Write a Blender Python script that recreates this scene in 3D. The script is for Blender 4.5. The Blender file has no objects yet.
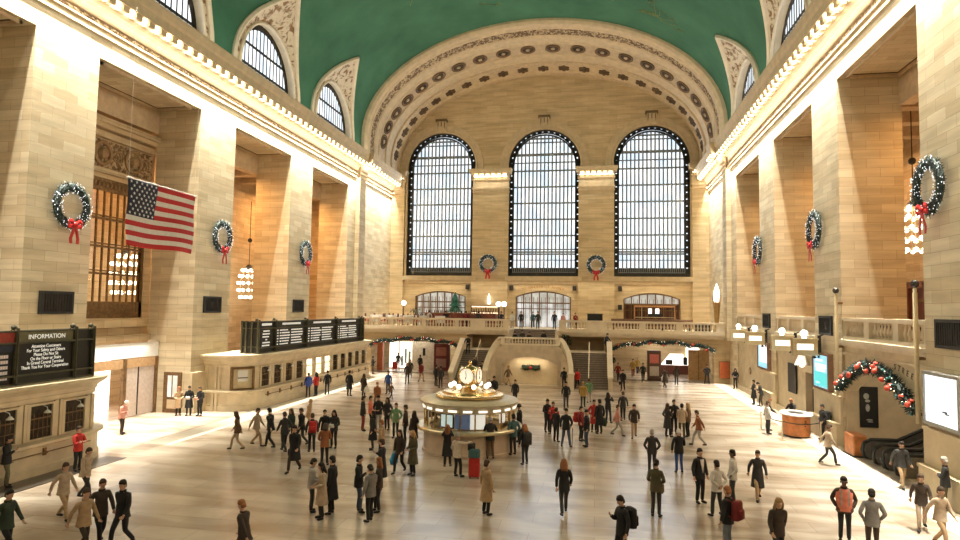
import bpy, bmesh, math, random
from mathutils import Vector, Matrix
from mathutils.geometry import tessellate_polygon
random.seed(7)
scene = bpy.context.scene
COL = scene.collection
PI = math.pi
# ------------------------------------------------------------------ the hall's measures (metres)
XL, XR = -24.27, 12.33          # faces of the side walls
XC = (XL + XR) / 2
YB = 72.5                       # window wall
YF = 62.0                       # wall under the far balcony
ZT = 18.8                       # top of the bays
PIERS = [(10.9, 14.55), (22.95, 26.56), (34.78, 38.64), (46.64, 50.60)]
BAYS = [(26.56, 34.78), (38.64, 46.64), (50.60, 58.59)]
EH = 6.6
# camera
FPX, YAW, PITCH, ROLL = 627.19, 0.1819, 0.0604, 0.0148
def cam_axes():
    cy, sy, cp, sp = math.cos(YAW), math.sin(YAW), math.cos(PITCH), math.sin(PITCH)
    f = Vector((-sy*cp, cy*cp, sp)); r = Vector((cy, sy, 0)); u = r.cross(f)
    c, s = math.cos(ROLL), math.sin(ROLL)
    return c*r + s*u, -s*r + c*u, f
def at(px, py, z=0.0):
    """floor point (height z) seen at photo pixel px, py"""
    r, u, f = cam_axes()
    d = f + r*((px-480)/FPX) + u*((270.9-py)/FPX)
    t = (z-EH)/d.z
    return Vector((d.x*t, d.y*t, z))

# ------------------------------------------------------------------ materials
MATS = {}
def new_mat(name):
    m = bpy.data.materials.new(name); m.use_nodes = True
    nt = m.node_tree; b = nt.nodes['Principled BSDF']
    MATS[name] = m
    return m, nt, b
def N(nt, kind, **kw):
    n = nt.nodes.new(kind)
    for k, v in kw.items(): setattr(n, k, v)
    return n
def plain(name, col, rough=0.6, metal=0.0, noise=0.12, scale=6.0, emit=0.0, spec=0.5):
    m, nt, b = new_mat(name)
    tc = N(nt, 'ShaderNodeTexCoord'); nz = N(nt, 'ShaderNodeTexNoise')
    nz.inputs['Scale'].default_value = scale; nz.inputs['Detail'].default_value = 4
    nt.links.new(tc.outputs['Object'], nz.inputs['Vector'])
    cr = N(nt, 'ShaderNodeValToRGB')
    c0 = [max(0, c*(1-noise*1.6)) for c in col]; c1 = [min(1, c*(1+noise)) for c in col]
    cr.color_ramp.elements[0].color = (*c0, 1); cr.color_ramp.elements[0].position = .3
    cr.color_ramp.elements[1].color = (*c1, 1); cr.color_ramp.elements[1].position = .7
    nt.links.new(nz.outputs['Fac'], cr.inputs['Fac'])
    nt.links.new(cr.outputs['Color'], b.inputs['Base Color'])
    b.inputs['Roughness'].default_value = rough; b.inputs['Metallic'].default_value = metal
    b.inputs['Specular IOR Level'].default_value = spec
    if emit:
        nt.links.new(cr.outputs['Color'], b.inputs['Emission Color'])
        b.inputs['Emission Strength'].default_value = emit
    return m
def lamp_mat(name, col, strength):
    m, nt, b = new_mat(name)
    b.inputs['Base Color'].default_value = (*col, 1)
    b.inputs['Emission Color'].default_value = (*col, 1); b.inputs['Emission Strength'].default_value = strength
    m.cycles.emission_sampling = 'NONE'
    return m
def math_n(nt, op, a, b=None, c=None):
    n = N(nt, 'ShaderNodeMath', operation=op)
    for i, v in enumerate((a, b, c)):
        if v is None: continue
        if isinstance(v, (int, float)): n.inputs[i].default_value = v
        else: nt.links.new(v, n.inputs[i])
    return n.outputs[0]
def wall_uv(nt):
    """(along the wall, height) in metres, whichever way the wall faces"""
    g = N(nt, 'ShaderNodeNewGeometry'); sp = N(nt, 'ShaderNodeSeparateXYZ'); sn = N(nt, 'ShaderNodeSeparateXYZ')
    nt.links.new(g.outputs['Position'], sp.inputs[0]); nt.links.new(g.outputs['True Normal'], sn.inputs[0])
    ax = math_n(nt, 'ABSOLUTE', sn.outputs[0]); fx = math_n(nt, 'GREATER_THAN', ax, 0.6)
    az = math_n(nt, 'ABSOLUTE', sn.outputs[2]); fz = math_n(nt, 'GREATER_THAN', az, 0.8)
    mx = N(nt, 'ShaderNodeMix'); mx.data_type = 'FLOAT'
    nt.links.new(fx, mx.inputs[0]); nt.links.new(sp.outputs[0], mx.inputs[2]); nt.links.new(sp.outputs[1], mx.inputs[3])
    mz = N(nt, 'ShaderNodeMix'); mz.data_type = 'FLOAT'
    nt.links.new(fz, mz.inputs[0]); nt.links.new(sp.outputs[2], mz.inputs[2]); nt.links.new(sp.outputs[1], mz.inputs[3])
    cb = N(nt, 'ShaderNodeCombineXYZ')
    nt.links.new(mx.outputs[0], cb.inputs[0]); nt.links.new(mz.outputs[0], cb.inputs[1])
    return cb.outputs[0], g.outputs['Position']
def stone(name, c1, c2, mortar, bw=1.7, bh=0.62, ms=0.012, streak=0.35, rough=0.65, contrast=0.0):
    m, nt, b = new_mat(name)
    uv, pos = wall_uv(nt)
    br = N(nt, 'ShaderNodeTexBrick')
    br.offset = 0.5; br.inputs['Scale'].default_value = 1.0
    br.inputs['Color1'].default_value = (*c1, 1); br.inputs['Color2'].default_value = (*c2, 1)
    br.inputs['Mortar'].default_value = (*mortar, 1)
    br.inputs['Mortar Size'].default_value = ms; br.inputs['Brick Width'].default_value = bw; br.inputs['Row Height'].default_value = bh
    br.inputs['Bias'].default_value = -0.15
    nt.links.new(uv, br.inputs['Vector'])
    nz = N(nt, 'ShaderNodeTexNoise'); nz.inputs['Scale'].default_value = 1.0; nz.inputs['Detail'].default_value = 6
    mp = N(nt, 'ShaderNodeMapping'); mp.inputs['Scale'].default_value = (0.35, 0.35, 3.2)
    nt.links.new(pos, mp.inputs['Vector']); nt.links.new(mp.outputs[0], nz.inputs['Vector'])
    cr = N(nt, 'ShaderNodeValToRGB')
    cr.color_ramp.elements[0].position = .35; cr.color_ramp.elements[0].color = (1-streak, 1-streak*1.08, 1-streak*1.2, 1)
    cr.color_ramp.elements[1].position = .62; cr.color_ramp.elements[1].color = (1, 1, 1, 1)
    nt.links.new(nz.outputs['Fac'], cr.inputs['Fac'])
    mu = N(nt, 'ShaderNodeMix'); mu.data_type = 'RGBA'; mu.blend_type = 'MULTIPLY'; mu.inputs[0].default_value = 1.0
    nt.links.new(br.outputs['Color'], mu.inputs[6]); nt.links.new(cr.outputs['Color'], mu.inputs[7])
    nt.links.new(mu.outputs[2], b.inputs['Base Color'])
    bp = N(nt, 'ShaderNodeBump'); bp.inputs['Strength'].default_value = .5; bp.inputs['Distance'].default_value = .03
    nt.links.new(math_n(nt, 'SUBTRACT', 1.0, br.outputs['Fac']), bp.inputs['Height'])
    nt.links.new(bp.outputs[0], b.inputs['Normal'])
    b.inputs['Roughness'].default_value = rough
    return m
def ornate(name, light, dark, scale=2.2, thr=.5, rough=.7, bump=.3):
    """carved plaster: pale ground with brown relief"""
    m, nt, b = new_mat(name)
    tc = N(nt, 'ShaderNodeTexCoord')
    n1 = N(nt, 'ShaderNodeTexNoise'); n1.inputs['Scale'].default_value = scale; n1.inputs['Detail'].default_value = 5; n1.inputs['Distortion'].default_value = 1.6
    n2 = N(nt, 'ShaderNodeTexVoronoi'); n2.inputs['Scale'].default_value = scale*1.3; n2.feature = 'SMOOTH_F1'
    nt.links.new(tc.outputs['Object'], n1.inputs['Vector']); nt.links.new(tc.outputs['Object'], n2.inputs['Vector'])
    s = math_n(nt, 'ADD', n1.outputs['Fac'], math_n(nt, 'MULTIPLY', n2.outputs['Distance'], .35))
    cr = N(nt, 'ShaderNodeValToRGB')
    cr.color_ramp.elements[0].position = thr+.08; cr.color_ramp.elements[0].color = (*light, 1)
    cr.color_ramp.elements[1].position = thr+.2; cr.color_ramp.elements[1].color = (*dark, 1)
    nt.links.new(s, cr.inputs['Fac']); nt.links.new(cr.outputs['Color'], b.inputs['Base Color'])
    bp = N(nt, 'ShaderNodeBump'); bp.inputs['Strength'].default_value = .8; bp.inputs['Distance'].default_value = bump
    nt.links.new(s, bp.inputs['Height']); nt.links.new(bp.outputs[0], b.inputs['Normal'])
    b.inputs['Roughness'].default_value = rough
    return m
def floor_mat():
    m, nt, b = new_mat('polished_marble_floor')
    g = N(nt, 'ShaderNodeNewGeometry')
    br = N(nt, 'ShaderNodeTexBrick'); br.inputs['Scale'].default_value = 1.0; br.offset = .5
    br.inputs['Color1'].default_value = (.71, .625, .53, 1); br.inputs['Color2'].default_value = (.54, .465, .385, 1)
    br.inputs['Mortar'].default_value = (.36, .29, .23, 1)
    br.inputs['Mortar Size'].default_value = .008; br.inputs['Brick Width'].default_value = 1.9; br.inputs['Row Height'].default_value = .95
    nt.links.new(g.outputs['Position'], br.inputs['Vector'])
    nz = N(nt, 'ShaderNodeTexNoise'); nz.inputs['Scale'].default_value = .55; nz.inputs['Detail'].default_value = 7; nz.inputs['Distortion'].default_value = .6
    mp = N(nt, 'ShaderNodeMapping'); mp.inputs['Scale'].default_value = (.5, 1.5, 1)
    nt.links.new(g.outputs['Position'], mp.inputs['Vector']); nt.links.new(mp.outputs[0], nz.inputs['Vector'])
    cr = N(nt, 'ShaderNodeValToRGB')
    cr.color_ramp.elements[0].position = .34; cr.color_ramp.elements[0].color = (.58, .52, .46, 1)
    cr.color_ramp.elements[1].position = .60; cr.color_ramp.elements[1].color = (1, 1, 1, 1)
    nt.links.new(nz.outputs['Fac'], cr.inputs['Fac'])
    mu = N(nt, 'ShaderNodeMix'); mu.data_type = 'RGBA'; mu.blend_type = 'MULTIPLY'; mu.inputs[0].default_value = 1.0
    nt.links.new(br.outputs['Color'], mu.inputs[6]); nt.links.new(cr.outputs['Color'], mu.inputs[7])
    nt.links.new(mu.outputs[2], b.inputs['Base Color'])
    b.inputs['Roughness'].default_value = .22; b.inputs['Specular IOR Level'].default_value = .75
    return m
def green_mat():
    m, nt, b = new_mat('green_painted_vault')
    g = N(nt, 'ShaderNodeNewGeometry')
    nz = N(nt, 'ShaderNodeTexNoise'); nz.inputs['Scale'].default_value = .35; nz.inputs['Detail'].default_value = 8
    nt.links.new(g.outputs['Position'], nz.inputs['Vector'])
    cr = N(nt, 'ShaderNodeValToRGB')
    cr.color_ramp.elements[0].position = .3; cr.color_ramp.elements[0].color = (.022, .115, .062, 1)
    cr.color_ramp.elements[1].position = .7; cr.color_ramp.elements[1].color = (.05, .185, .105, 1)
    nt.links.new(nz.outputs['Fac'], cr.inputs['Fac']); nt.links.new(cr.outputs['Color'], b.inputs['Base Color'])
    b.inputs['Roughness'].default_value = .75
    return m
def glow_glass(name, c0, c1, strength, scale=.6):
    """frosted pane lit by the daylight behind it"""
    m, nt, b = new_mat(name)
    g = N(nt, 'ShaderNodeNewGeometry'); nz = N(nt, 'ShaderNodeTexNoise'); nz.inputs['Scale'].default_value = scale; nz.inputs['Detail'].default_value = 5
    nt.links.new(g.outputs['Position'], nz.inputs['Vector'])
    cr = N(nt, 'ShaderNodeValToRGB')
    cr.color_ramp.elements[0].position = .36; cr.color_ramp.elements[0].color = (*c0, 1)
    cr.color_ramp.elements[1].position = .62; cr.color_ramp.elements[1].color = (*c1, 1)
    nt.links.new(nz.outputs['Fac'], cr.inputs['Fac'])
    nt.links.new(cr.outputs['Color'], b.inputs['Emission Color']); b.inputs['Emission Strength'].default_value = strength
    b.inputs['Base Color'].default_value = (.3, .35, .4, 1); b.inputs['Roughness'].default_value = .2
    return m
def clear_glass(name, tint=(1, .97, .9), gloss=.08):
    m, nt, b = new_mat(name)
    nt.nodes.remove(b)
    t = N(nt, 'ShaderNodeBsdfTransparent'); t.inputs[0].default_value = (*tint, 1)
    gl = N(nt, 'ShaderNodeBsdfGlossy'); gl.inputs['Roughness'].default_value = .05
    mx = N(nt, 'ShaderNodeMixShader'); mx.inputs[0].default_value = gloss
    nt.links.new(t.outputs[0], mx.inputs[1]); nt.links.new(gl.outputs[0], mx.inputs[2])
    nt.links.new(mx.outputs[0], nt.nodes['Material Output'].inputs[0])
    return m

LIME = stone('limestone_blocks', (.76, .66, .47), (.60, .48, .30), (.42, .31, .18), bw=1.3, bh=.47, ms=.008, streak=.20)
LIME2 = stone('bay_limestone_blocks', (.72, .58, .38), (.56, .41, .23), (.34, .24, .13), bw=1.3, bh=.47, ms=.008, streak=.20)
BACK = stone('window_wall_stone', (.71, .56, .345), (.62, .46, .26), (.46, .34, .19), bw=1.6, bh=.55, ms=.008, streak=.24)
TRIM = plain('carved_cream_stone', (.70, .56, .37), .65, noise=.08, scale=2)
TRIM2 = plain('pale_moulding', (.78, .68, .52), .6, noise=.06, scale=2)
TAN = plain('tan_stone', (.64, .50, .33), .6, noise=.1, scale=3)
PLASTER = ornate('ornate_plaster', (.74, .64, .49), (.27, .155, .07), 1.5, .56)
FRIEZE = ornate('carved_frieze_stone', (.60, .45, .27), (.20, .12, .055), 3.2, .5)
ARCHORN = ornate('carved_arch_ornament', (.63, .49, .31), (.17, .10, .055), 3.0, .5)
FLOOR = floor_mat(); GREEN = green_mat()
BRONZE = plain('dark_bronze', (.045, .042, .038), .45, .6, noise=.2)
MULLION = plain('grey_bronze_mullion', (.26, .29, .32), .5, .3, noise=.15)
BRONZE2 = plain('brown_bronze', (.22, .13, .06), .45, .6, noise=.2)
BRASS = plain('polished_brass', (.78, .58, .26), .25, .9, noise=.08)
PALEBRASS = plain('pale_brass', (.74, .64, .42), .32, .7, noise=.06)
BLACK = plain('black_metal', (.011, .011, .011), .6, noise=.2)
DARKSTAGE = plain('dark_recess', (.03, .025, .02), .8)
WHITE = plain('white_paint', (.80, .79, .76), .5, noise=.04)
CREAM = plain('cream_booth_stone', (.70, .585, .40), .5, noise=.09, scale=1.6)
REDPAINT = plain('red_panel', (.42, .05, .03), .5)
REDRIB = plain('red_ribbon', (.55, .02, .02), .5)
WOOD = plain('dark_red_wood', (.15, .045, .025), .4, noise=.25, scale=3)
ORANGEWOOD = plain('orange_veneer', (.60, .22, .07), .4, noise=.2, scale=3)
TREAD = plain('dark_stair_tread', (.15, .115, .095), .6, noise=.15)
RISER = plain('stair_riser', (.36, .29, .23), .6, noise=.12)
GLASSDAY = glow_glass('daylit_glass', (.62, .76, .90), (.96, .98, 1.0), 1.5)
GLASSLUN = glow_glass('lunette_glass', (.65, .75, .86), (.97, .98, 1.0), 1.5)
GLASSWARM = glow_glass('shopfront_glass', (.75, .58, .38), (1.0, .95, .85), .9, 1.2)
CLEAR = clear_glass('clear_glass')
BULB = lamp_mat('warm_bulb', (1.0, .88, .62), 5.0)
BULBW = lamp_mat('bright_lamp', (1.0, .93, .78), 6.0)
SHOPLIGHT = lamp_mat('shop_light', (1.0, .95, .86), 2.2)
DIAL = lamp_mat('clock_dial_glow', (1.0, .93, .74), .85)
NEEDLE = ornate('frosted_needles', (.012, .03, .025), (.30, .34, .37), 9.0, .68, bump=.05)

# ------------------------------------------------------------------ mesh builder
class MB:
    def __init__(s): s.v = []; s.f = []; s.m = []; s.mi = 0
    def mat(s, i): s.mi = i; return s
    def add(s, vs, fs):
        o = len(s.v); s.v += [tuple(v) for v in vs]
        for f in fs: s.f.append([i+o for i in f]); s.m.append(s.mi)
        return s
    def box(s, x0, x1, y0, y1, z0, z1):
        vs = [(x, y, z) for x in (x0, x1) for y in (y0, y1) for z in (z0, z1)]
        return s.add(vs, [(0,1,3,2),(4,6,7,5),(0,4,5,1),(2,3,7,6),(0,2,6,4),(1,5,7,3)])
    def bevbox(s, x0, x1, y0, y1, z0, z1, b):
        """box with chamfered top and vertical edges"""
        def ring(e, z): 
            return [(x0+e,y0+b,z),(x0+b,y0+e,z),(x1-b,y0+e,z),(x1-e,y0+b,z),(x1-e,y1-b,z),(x1-b,y1-e,z),(x0+b,y1-e,z),(x0+e,y1-b,z)]
        return s.loft([ring(0,z0), ring(0,z1-b), ring(b*.7,z1)], closed=True, caps=True)
    def loft(s, rings, closed=True, caps=False):
        n = len(rings[0]); vs = [p for r in rings for p in r]; fs = []
        for i in range(len(rings)-1):
            for j in range(n if closed else n-1):
                k = (j+1) % n
                fs.append((i*n+j, i*n+k, (i+1)*n+k, (i+1)*n+j))
        if caps: fs.append(tuple(range(n))[::-1]); fs.append(tuple(range((len(rings)-1)*n, len(rings)*n)))
        return s.add(vs, fs)
    def lathe(s, prof, c=(0,0,0), n=16, sx=1, sy=1):
        rings = [[(c[0]+r*sx*math.cos(2*PI*k/n), c[1]+r*sy*math.sin(2*PI*k/n), c[2]+z) for k in range(n)] for r, z in prof]
        return s.loft(rings, True, True)
    def tube(s, pts, r, n=8, closed=False):
        pts = [Vector(p) for p in pts]; rings = []
        rr = r if isinstance(r, (list, tuple)) else [r]*len(pts)
        up0 = None
        for i, p in enumerate(pts):
            a = pts[i-1] if (i > 0 or closed) else p
            b = pts[(i+1) % len(pts)] if (i < len(pts)-1 or closed) else p
            t = (b-a).normalized()
            ref = Vector((0,0,1)) if abs(t.z) < .9 else Vector((1,0,0))
            if up0 is not None:
                ref = up0
            u = ref - t*ref.dot(t); u.normalize(); up0 = u
            w = t.cross(u)
            rings.append([tuple(p + (u*math.cos(2*PI*k/n) + w*math.sin(2*PI*k/n))*rr[i]) for k in range(n)])
        if closed: rings.append(rings[0]); return s.loft(rings, True, False)
        return s.loft(rings, True, True)
    def sphere(s, c, r, n=10, m=6, sz=1.0):
        prof = [(max(1e-4, r*math.sin(PI*i/m)), -r*sz*math.cos(PI*i/m)) for i in range(m+1)]
        return s.lathe(prof, c, n)
    def prism(s, poly, frame, t0, t1):
        """polygon in (u,v) placed by frame(u,v,t), between t0 and t1"""
        n = len(poly)
        a = [frame(u, v, t0) for u, v in poly]; b = [frame(u, v, t1) for u, v in poly]
        return s.add(a+b, [tuple(range(n))[::-1], tuple(range(n, 2*n))] + [(i, (i+1) % n, n+(i+1) % n, n+i) for i in range(n)])
    def holed(s, outer, holes, frame, t0, t1):
        """slab with holes; polygons in (u,v)"""
        loops = [outer]+holes
        tri = tessellate_polygon([[Vector((u, v, 0)) for u, v in l] for l in loops])
        flat = [p for l in loops for p in l]; n = len(flat)
        a = [frame(u, v, t0) for u, v in flat]; b = [frame(u, v, t1) for u, v in flat]
        fs = [tuple(t) for t in tri] + [tuple(i+n for i in t)[::-1] for t in tri]
        o = 0
        for l in loops:
            k = len(l)
            fs += [(o+i, o+(i+1) % k, n+o+(i+1) % k, n+o+i) for i in range(k)]
            o += k
        return s.add(a+b, fs)
    def build(s, name, mats, parent=None, smooth=False, loc=None):
        me = bpy.data.meshes.new(name); me.from_pydata(s.v, [], s.f)
        for m in (mats if isinstance(mats, (list, tuple)) else [mats]): me.materials.append(m)
        me.polygons.foreach_set('material_index', s.m)
        bm = bmesh.new(); bm.from_mesh(me); bmesh.ops.recalc_face_normals(bm, faces=bm.faces); bm.to_mesh(me); bm.free()
        if smooth:
            me.polygons.foreach_set('use_smooth', [True]*len(me.polygons))
            try: me.set_sharp_from_angle(angle=math.radians(40))
            except Exception: pass
        me.update()
        o = bpy.data.objects.new(name, me); COL.objects.link(o)
        if parent: o.parent = parent
        if loc: o.location = loc
        return o
def tag(o, label=None, cat=None, group=None, kind=None):
    if label: o['label'] = label
    if cat: o['category'] = cat
    if group: o['group'] = group
    if kind: o['kind'] = kind
    return o
def thing(name, label, cat, loc=(0,0,0), rz=0.0, group=None):
    o = bpy.data.objects.new(name, None); COL.objects.link(o); o.empty_display_size = .2
    o.location = loc; o.rotation_euler = (0, 0, rz)
    return tag(o, label, cat, group)
def struct(o, label=None): 
    o['kind'] = 'structure'
    if label: o['label'] = label
    return o
CHILDREN = {}
def kids(o): return [c for c in bpy.data.objects if c.parent == o]
def copy_tree(o, parent=None, ch=None):
    c = o.copy(); COL.objects.link(c)
    if parent: c.parent = parent
    for k in (ch if ch is not None else kids(o)): copy_tree(k, c)
    return c
def dup(o, loc, label, rz=None, ch=None):
    c = copy_tree(o, None, ch); c.location = loc
    if rz is not None: c.rotation_euler = (0, 0, rz)
    c['label'] = label
    return c
fY = lambda u, v, t: (u, t, v)      # polygon in X,Z; thickness along Y
fX = lambda u, v, t: (t, u, v)      # polygon in Y,Z; thickness along X
fZ = lambda u, v, t: (u, v, t)
def arch_poly(c, hw, z0, zs, n=24):
    """round-headed opening: centre, half width, sill, spring"""
    return [(c-hw, z0), (c+hw, z0)] + [(c+hw*math.cos(PI*i/n), zs+hw*math.sin(PI*i/n)) for i in range(n+1)]
def seg_poly(c, hw, z0, zs, zc, n=16):
    """segmental head: spring zs, crown zc"""
    h = zc-zs; R = (hw*hw+h*h)/(2*h); a = math.asin(min(1, hw/R))
    return [(c-hw, z0), (c+hw, z0)] + [(c+R*math.sin(a-2*a*i/n), zc-R+R*math.cos(a-2*a*i/n)) for i in range(n+1)]
def text_obj(name, body, size, parent, mat, loc, rot, extr=.004, align='CENTER', sx=1.0):
    cu = bpy.data.curves.new(name, 'FONT'); cu.body = body; cu.size = size; cu.extrude = extr; cu.align_x = align; cu.align_y = 'CENTER'
    cu.materials.append(mat)
    o = bpy.data.objects.new(name, cu); COL.objects.link(o)
    me = bpy.data.meshes.new_from_object(o.evaluated_get(bpy.context.evaluated_depsgraph_get()))
    bpy.data.objects.remove(o); bpy.data.curves.remove(cu); me.name = name
    o = bpy.data.objects.new(name, me); COL.objects.link(o); o.parent = parent; o.location = loc; o.rotation_euler = rot; o.scale = (sx, 1, 1)
    return o
def multi(name, me_ob, parent, spots):
    """the same small piece at several spots: one part each"""
    for i, sp in enumerate(spots):
        o = me_ob if i == 0 else me_ob.copy()
        if i: COL.objects.link(o)
        o.parent = parent; o.location = sp[:3]
        if len(sp) > 3: o.rotation_euler = (0, 0, sp[3])
        if len(sp) > 4: o.scale = (sp[4],)*3
def ball(name, mat, r, n=8, m=6, sz=1.0):
    b = MB(); b.sphere((0,0,0), r, n, m, sz); return b.build(name, mat, None, True)
# ================================================================== THE SETTING
ZA = 22.5                                   # top of the cornice
VA, VB, VZ0 = 18.3, 11.4, 24.6              # vault: half width, rise, springing
LUN = [18.64, 30.67, 42.64, 54.6]           # lunette centres
VHW, VTOP = 4.75, 30.0
def vault_x(z):
    if z <= VZ0: return VA
    return VA*math.sqrt(max(0, 1-((z-VZ0)/VB)**2))
def vboundary(Y):
    for c in LUN:
        u = abs(Y-c)/VHW
        if u < 1: return ZA + (VTOP-ZA)*(1-u)**.42
    return ZA
# ---- floor
m = MB(); m.box(-42, 26, -4, 90, -.3, 0); struct(m.build('floor', FLOOR))
m = MB(); m.box(10.75, 11.75, 8, YF-.4, .002, .008); m.box(-21.0, -19.6, 26.8, 60, .002, .008)
struct(m.build('trim_1', plain('pale_border_marble', (.86, .80, .68), .25, noise=.05)), 'pale marble border strips in the floor')
# ---- piers
def pier(side, y0, y1):
    a, b = (XL-3.03, XL) if side < 0 else (XR, XR+3.03)
    m = MB(); m.box(a, b, y0, y1, 0, ZT)
    o = struct(m.build('pillar', LIME))
    p = MB(); s = -side
    f = XL if side < 0 else XR
    for d, z0, z1 in ((.34, 0, .95), (.40, .95, 1.07), (.14, 1.07, 2.35), (.19, 2.35, 2.45)):
        p.box(min(f, f+s*d), max(f, f+s*d), y0-.03, y1+.03, z0, z1)
    struct(p.build('pedestal', CREAM, o))
for y0, y1 in PIERS: pier(-1, y0, y1); pier(1, y0, y1)
# ---- beams over the bays and the corner walls
for nm, a, b, f, s in (('wall_left', XL-3.03, XL, XL, 1), ('wall_right', XR, XR+3.03, XR, -1)):
    m = MB(); m.box(a, b, -2, YB+1, ZT, ZA); m.box(a, b, 58.59, YB+1, 0, ZT)
    m.box(min(f, f+s*.45), max(f, f+s*.45), 60.65, 62.3, 4.0, 19.9)
    # recessed frames of the bay soffits
    m.mat(1)
    for y0, y1 in [(14.55, 22.95)]+BAYS:
        for u0, u1, v0, v1 in ((.25, .37, .45, y1-y0-.45), (2.65, 2.77, .45, y1-y0-.45)):
            x0, x1 = sorted((f-s*u0, f-s*u1)); m.box(x0, x1, y0+v0, y0+v1, ZT-.16, ZT+.01)
        for v in (.45, y1-y0-.57):
            x0, x1 = sorted((f-s*.25, f-s*2.77)); m.box(x0, x1, y0+v, y0+v+.12, ZT-.16, ZT+.01)
        x0, x1 = sorted((f-s*2.9, f-s*3.6)); m.box(x0, x1, y0, y1, ZT-1.5, ZT+.02)
    m.mat(2)
    for y0, y1 in [(14.55, 22.95)]+BAYS:
        for u in (.4, 2.6): x0, x1 = sorted((f-s*u, f-s*(u+.07))); m.box(x0, x1, y0+.6, y1-.6, ZT-.03, ZT+.01)
        for v in (.6, y1-y0-.67): x0, x1 = sorted((f-s*.4, f-s*2.67)); m.box(x0, x1, y0+v, y0+v+.07, ZT-.03, ZT+.01)
    struct(m.build(nm, [LIME, TAN, plain('dark_soffit_groove', (.10,.06,.03), .7)]))
# ---- side passages behind the piers
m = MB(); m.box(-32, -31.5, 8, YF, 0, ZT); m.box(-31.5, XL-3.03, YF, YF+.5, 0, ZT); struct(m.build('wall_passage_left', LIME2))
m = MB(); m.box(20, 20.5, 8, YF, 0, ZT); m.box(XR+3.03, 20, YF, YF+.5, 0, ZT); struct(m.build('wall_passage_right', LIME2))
m = MB()
for a, b in ((-32, XL-3.03), (XR+3.03, 20.5)):
    m.box(a, b, 8, YF, ZT-.05, ZT+.4)
    y = 12
    while y < YF: m.box(a, b, y, y+.8, ZT-1.2, ZT-.05); y += 3.01
struct(m.build('ceiling_passages', TAN))
m = MB(); m.box(12.9, 20, 8, YF, 4.55, 4.95); struct(m.build('floor_gallery', TAN))
# ---- entablature
PROF = [(0,19.85),(.1,19.9),(.1,20.0),(.04,20.03),(.04,20.2),(.16,20.25),(.16,20.33),(.08,20.36),(.08,20.58),(.21,20.61),(.26,20.7),(.33,20.95),(.45,21.1),(.62,21.18),
        (.72,21.2),(.72,21.36),(1.25,21.42),(1.32,21.42),(1.32,21.9),(1.42,22.05),(1.5,22.35),(1.5,22.5),(0,22.5)]
def entab_seg(m, f, s, y0, y1, extra=0):
    r0 = [(f+s*(d+extra if d or extra else 0), y0, z) for d, z in PROF]; r1 = [(p[0], y1, p[2]) for p in r0]
    m.loft([r0, r1], True, True)
BULBMESH = MB(); BULBMESH.sphere((0,0,0), .225, 8, 5)
bulb0 = None
for side, f, s, lab in ((-1, XL, 1, 'left'), (1, XR, -1, 'right')):
    m = MB(); entab_seg(m, f, s, -2, 60.6); entab_seg(m, f, s, 60.6, 62.35, .45); entab_seg(m, f, s, 62.35, YB)
    m.mat(1)
    x0, x1 = sorted((f+s*.08, f+s*.105)); m.box(x0, x1, -2, 60.6, 20.38, 20.56)
    m.mat(0)
    y = 10.0; k = 0; ys = []
    while y < 72:
        e = .45 if 60.4 < y < 62.5 else 0
        x0, x1 = sorted((f+s*(.78+e), f+s*(1.22+e))); m.box(x0, x1, y, y+.42, 21.14, 21.42); ys.append((y+.66, e)); y += .92
    o = struct(m.build('trim_2' if side < 0 else 'trim_3', [TRIM, FRIEZE]), 'bulb-lit stone cornice along the %s wall' % lab)
    for y, e in ys:
        if bulb0 is None:
            b = BULBMESH.build('bulb', BULB, o, True); bulb0 = b
        else:
            b = bulb0.copy(); COL.objects.link(b); b.parent = o
        b.location = (f+s*(1.0+e), y, 21.33); b.scale = (1.35, 1, .8)
# ---- vault with its lunette cells
ys = set()
y = -2.0
while y <= YF+.001: ys.add(round(y, 3)); y += .5
for c in LUN:
    for i in range(0, 25):
        u = 1-(i/24)**2.4
        for sg in (-1, 1):
            yy = c+sg*u*VHW
            if -2 <= yy <= YF: ys.add(round(yy, 3))
        ys.add(c)
ys = sorted(ys)
NA = 40
def column(Y):
    zb = vboundary(Y); pts = []
    zz = [zb+(36.0-zb)*0] 
    t0 = math.asin(max(0, (zb-VZ0)/VB)) if zb > VZ0 else 0
    low = [zb+(VZ0-zb)*i/3 for i in range(3)] if zb < VZ0 else [None]*0
    L = []
    if zb < VZ0: L += [(-VA, z) for z in low]
    else: L += [(-VA*math.cos(t0), VZ0+VB*math.sin(t0))]*3
    for i in range(NA+1):
        t = t0+(PI-2*t0)*i/NA
        L.append((-VA*math.cos(t), VZ0+VB*math.sin(t)))
    R = [(-x, z) for x, z in reversed(L[:3])]
    return [(XC+x, Y, z) for x, z in L+R]
m = MB(); m.loft([column(Y) for Y in ys], False)
ceil = struct(m.build('ceiling', GREEN, None, True))
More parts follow.
